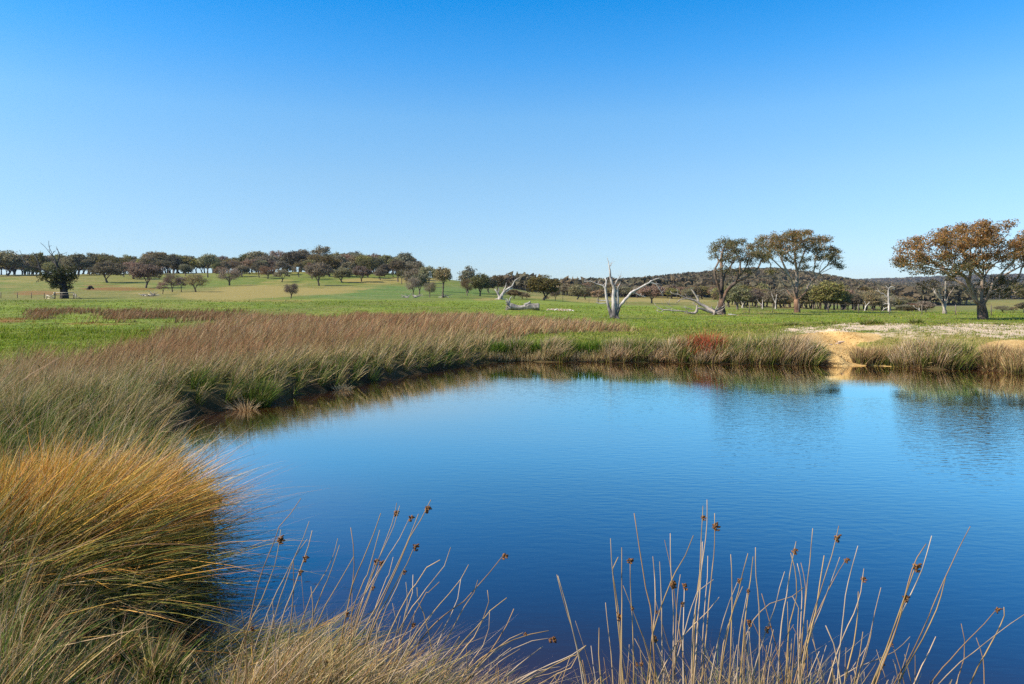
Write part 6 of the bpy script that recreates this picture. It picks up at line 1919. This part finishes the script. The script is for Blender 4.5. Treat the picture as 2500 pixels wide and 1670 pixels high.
# middle clump
oC = np.array([-1.0, 4.4, 0.2])
rootC = empty('tall_rush_clump', tuple(oC)); tag(rootC, 'wind swept tan rush clump leaning right with seed heads, bottom centre of the pond edge', 'rush clump')
specC = [
    ([(372, 185), (300, 290), (225, 375), (190, 480), (120, 650), (50, 900)], []), ([(236, 395), (225, 480), (195, 640), (110, 860), (0, 1100)], [H(.985, 1.35), H(.965, 1.2)]),
    ([(448, 402), (425, 500), (390, 600), (320, 800), (230, 1050)], [H(.90, 1.1), H(.86, .9)]), ([(428, 340), (385, 460), (320, 600), (260, 780), (190, 1000)], []), ([(415, 460), (330, 580), (250, 740), (150, 950)], []),
    ([(1018, 215), (985, 360), (940, 480), (880, 640), (800, 840), (730, 1050)], [H(.99, 1.15)]), ([(1038, 235), (1000, 370), (930, 520), (860, 680), (780, 900)], []),
    ([(1100, 325), (1040, 450), (970, 560), (880, 700), (790, 860), (700, 1100)], [H(1, 1.05)]), ([(1248, 195), (1180, 330), (1110, 440), (1060, 560), (990, 720), (900, 920), (800, 1200)], [H(.985, 1.2), H(.96, 1.1)]),
    ([(1165, 290), (1110, 430), (1050, 570), (980, 720), (880, 920), (790, 1100)], []), ([(910, 285), (860, 430), (790, 600), (730, 740), (690, 900)], []), ([(903, 400), (860, 560), (820, 700), (740, 880)], []),
    ([(1128, 530), (1090, 620), (1040, 710), (970, 840), (850, 1080)], [H(1, 1.25)]), ([(1728, 580), (1640, 690), (1560, 780), (1470, 880), (1330, 980), (1150, 1180)], [H(1, 1.35)]),
    ([(1382, 515), (1340, 640), (1260, 740), (1170, 860), (1040, 1060)], []), ([(1310, 600), (1220, 650), (1150, 760), (1040, 940)], []), ([(1306, 748), (1230, 820), (1150, 940)], []),
    ([(2040, 1128), (1930, 1145), (1800, 1200), (1650, 1300), (1500, 1400)], [H(1, 1.3)]), ([(2042, 1077), (1920, 1100), (1800, 1140), (1650, 1220), (1480, 1360)], []),
    ([(2292, 1178), (2200, 1240), (2060, 1300), (1900, 1380), (1820, 1436)], []), ([(2240, 1240), (2180, 1310), (2040, 1370), (1850, 1420)], []), ([(2098, 700), (2150, 900), (2200, 1060), (2250, 1250), (2290, 1436)], []),
    ([(1503, 632), (1450, 730), (1370, 830), (1240, 980), (1090, 1200)], []), ([(1630, 805), (1640, 880), (1600, 1000), (1540, 1120), (1400, 1300)], []), ([(1450, 730), (1430, 860), (1380, 980), (1300, 1150)], []),
    ([(1760, 855), (1650, 940), (1560, 1050), (1440, 1180), (1350, 1300)], []), ([(1808, 930), (1760, 1040), (1700, 1140), (1620, 1250), (1500, 1400)], []), ([(1645, 940), (1640, 1060), (1600, 1180), (1500, 1320)], []),
    ([(620, 455), (600, 540), (540, 680), (460, 810), (400, 950)], []), ([(632, 500), (600, 600), (550, 740), (480, 900)], []), ([(708, 382), (725, 500), (730, 640), (715, 800), (690, 900)], []),
    ([(728, 578), (670, 680), (600, 800), (540, 900)], []), ([(868, 620), (845, 700), (800, 820), (720, 1000)], [H(1, 1.0)]), ([(900, 635), (870, 720), (820, 860), (760, 1000)], [H(1, 1.0)]),
    ([(980, 540), (950, 590), (900, 680), (850, 790)], [H(.85, .7)]), ([(1060, 685), (1020, 780), (950, 920), (900, 1050)], [H(1, .8)]), ([(995, 580), (965, 700), (900, 850)], []),
    ([(1565, 735), (1540, 820), (1470, 920)], []), ([(440, 780), (452, 900), (450, 1050)], []), ([(320, 600), (325, 760), (315, 900), (300, 1050)], []), ([(1870, 1090), (1780, 1130), (1700, 1190)], [H(1, .7)]),
    ([(2003, 1182), (1900, 1260), (1780, 1360), (1700, 1436)], []), ([(1850, 1200), (1750, 1260), (1640, 1350)], []), ([(2120, 1320), (1980, 1345), (1840, 1400)], []), ([(1155, 785), (1160, 880), (1200, 960), (1230, 1080)], []),
    ([(1128, 700), (1125, 820), (1080, 960)], []), ([(1080, 750), (1090, 900), (1050, 1080)], []), ([(185, 960), (190, 1080), (220, 1250)], []), ([(2075, 1375), (2110, 1436)], []), ([(2270, 1275), (2300, 1436)], []),
]
fore_stems(rootC, oC, 600, 1150, 2.762, specC, 4.45, STEMC)
tipC = lambda n: colmix(n, [STRAW, TAN, PINKY, OLV, GRN, GOLD], [4.5, 4, 3, 2, 1.3, .8])
filler(rootC, oC, 160, 14500, 540, 1330, (820, 330), (3.95, 4.75), 0.42, 0.5, 1.10, tipC, .03)

# loose blades lying on the water between the tussock and the middle clump
def floating():
    n = 900
    x = -2.75 + RNG.random(n) * 1.25; y = 5.35 + RNG.random(n) * 1.1
    keep = shore_dist(x, y) < 0.15
    x, y = x[keep], y[keep]; n = len(x)
    dirv = np.stack([0.9 + RNG.normal(size=n) * .25, 0.25 + RNG.normal(size=n) * .2, 0.45 + RNG.normal(size=n) * .22], 1)
    L = .3 + .5 * RNG.random(n)
    v, t, c = blades(np.stack([x, y, np.full(n, -.02)], 1), dirv, L, np.stack([np.zeros(n), np.zeros(n), -.25 * RNG.random(n)], 1), .006 * (.6 + .8 * RNG.random(n)), 4, colmix(n, [DGRN, GRN, OLV], [2, 2, 1]), colmix(n, [OLV, STRAW, GRN, GOLD], [2, 2, 2, 1]))
    g = Geo(); g.add(v, t, None, c)
    o = g.build('water_grass', MAT_BLADE, None)
    tag(o, 'green and straw blades rising from the water between the golden tussock and the middle clump', 'grass', kind='stuff')
floating()
print('TRIS', sum(len(o.data.loop_triangles) if o.data.loop_triangles else sum(len(p.vertices) - 2 for p in o.data.polygons) for o in {ob.data.name: ob for ob in bpy.data.objects if ob.type == 'MESH'}.values()))

# ------------------------------------------------------------------ air
def haze():
    m, t = new_mat('haze_air')
    v = t.nodes.new('ShaderNodeVolumePrincipled')
    v.inputs['Color'].default_value = (0.62, 0.76, 1.0, 1)
    v.inputs['Density'].default_value = 0.000045
    v.inputs['Anisotropy'].default_value = 0.2
    o = t.nodes.new('ShaderNodeOutputMaterial'); t.links.new(v.outputs[0], o.inputs['Volume'])
    X0, X1, Y0, Y1, Z0, Z1 = -5300, 5300, -5300, 5300, -14, 240
    V = [(x, y, z) for z in (Z0, Z1) for y in (Y0, Y1) for x in (X0, X1)]
    q = [(0, 2, 3, 1), (4, 5, 7, 6), (0, 1, 5, 4), (2, 6, 7, 3), (0, 4, 6, 2), (1, 3, 7, 5)]
    o = mesh_obj('haze', V, None, m, None, None, q)
    tag(o, 'thin bluish country air over the valley', kind='stuff')
haze()
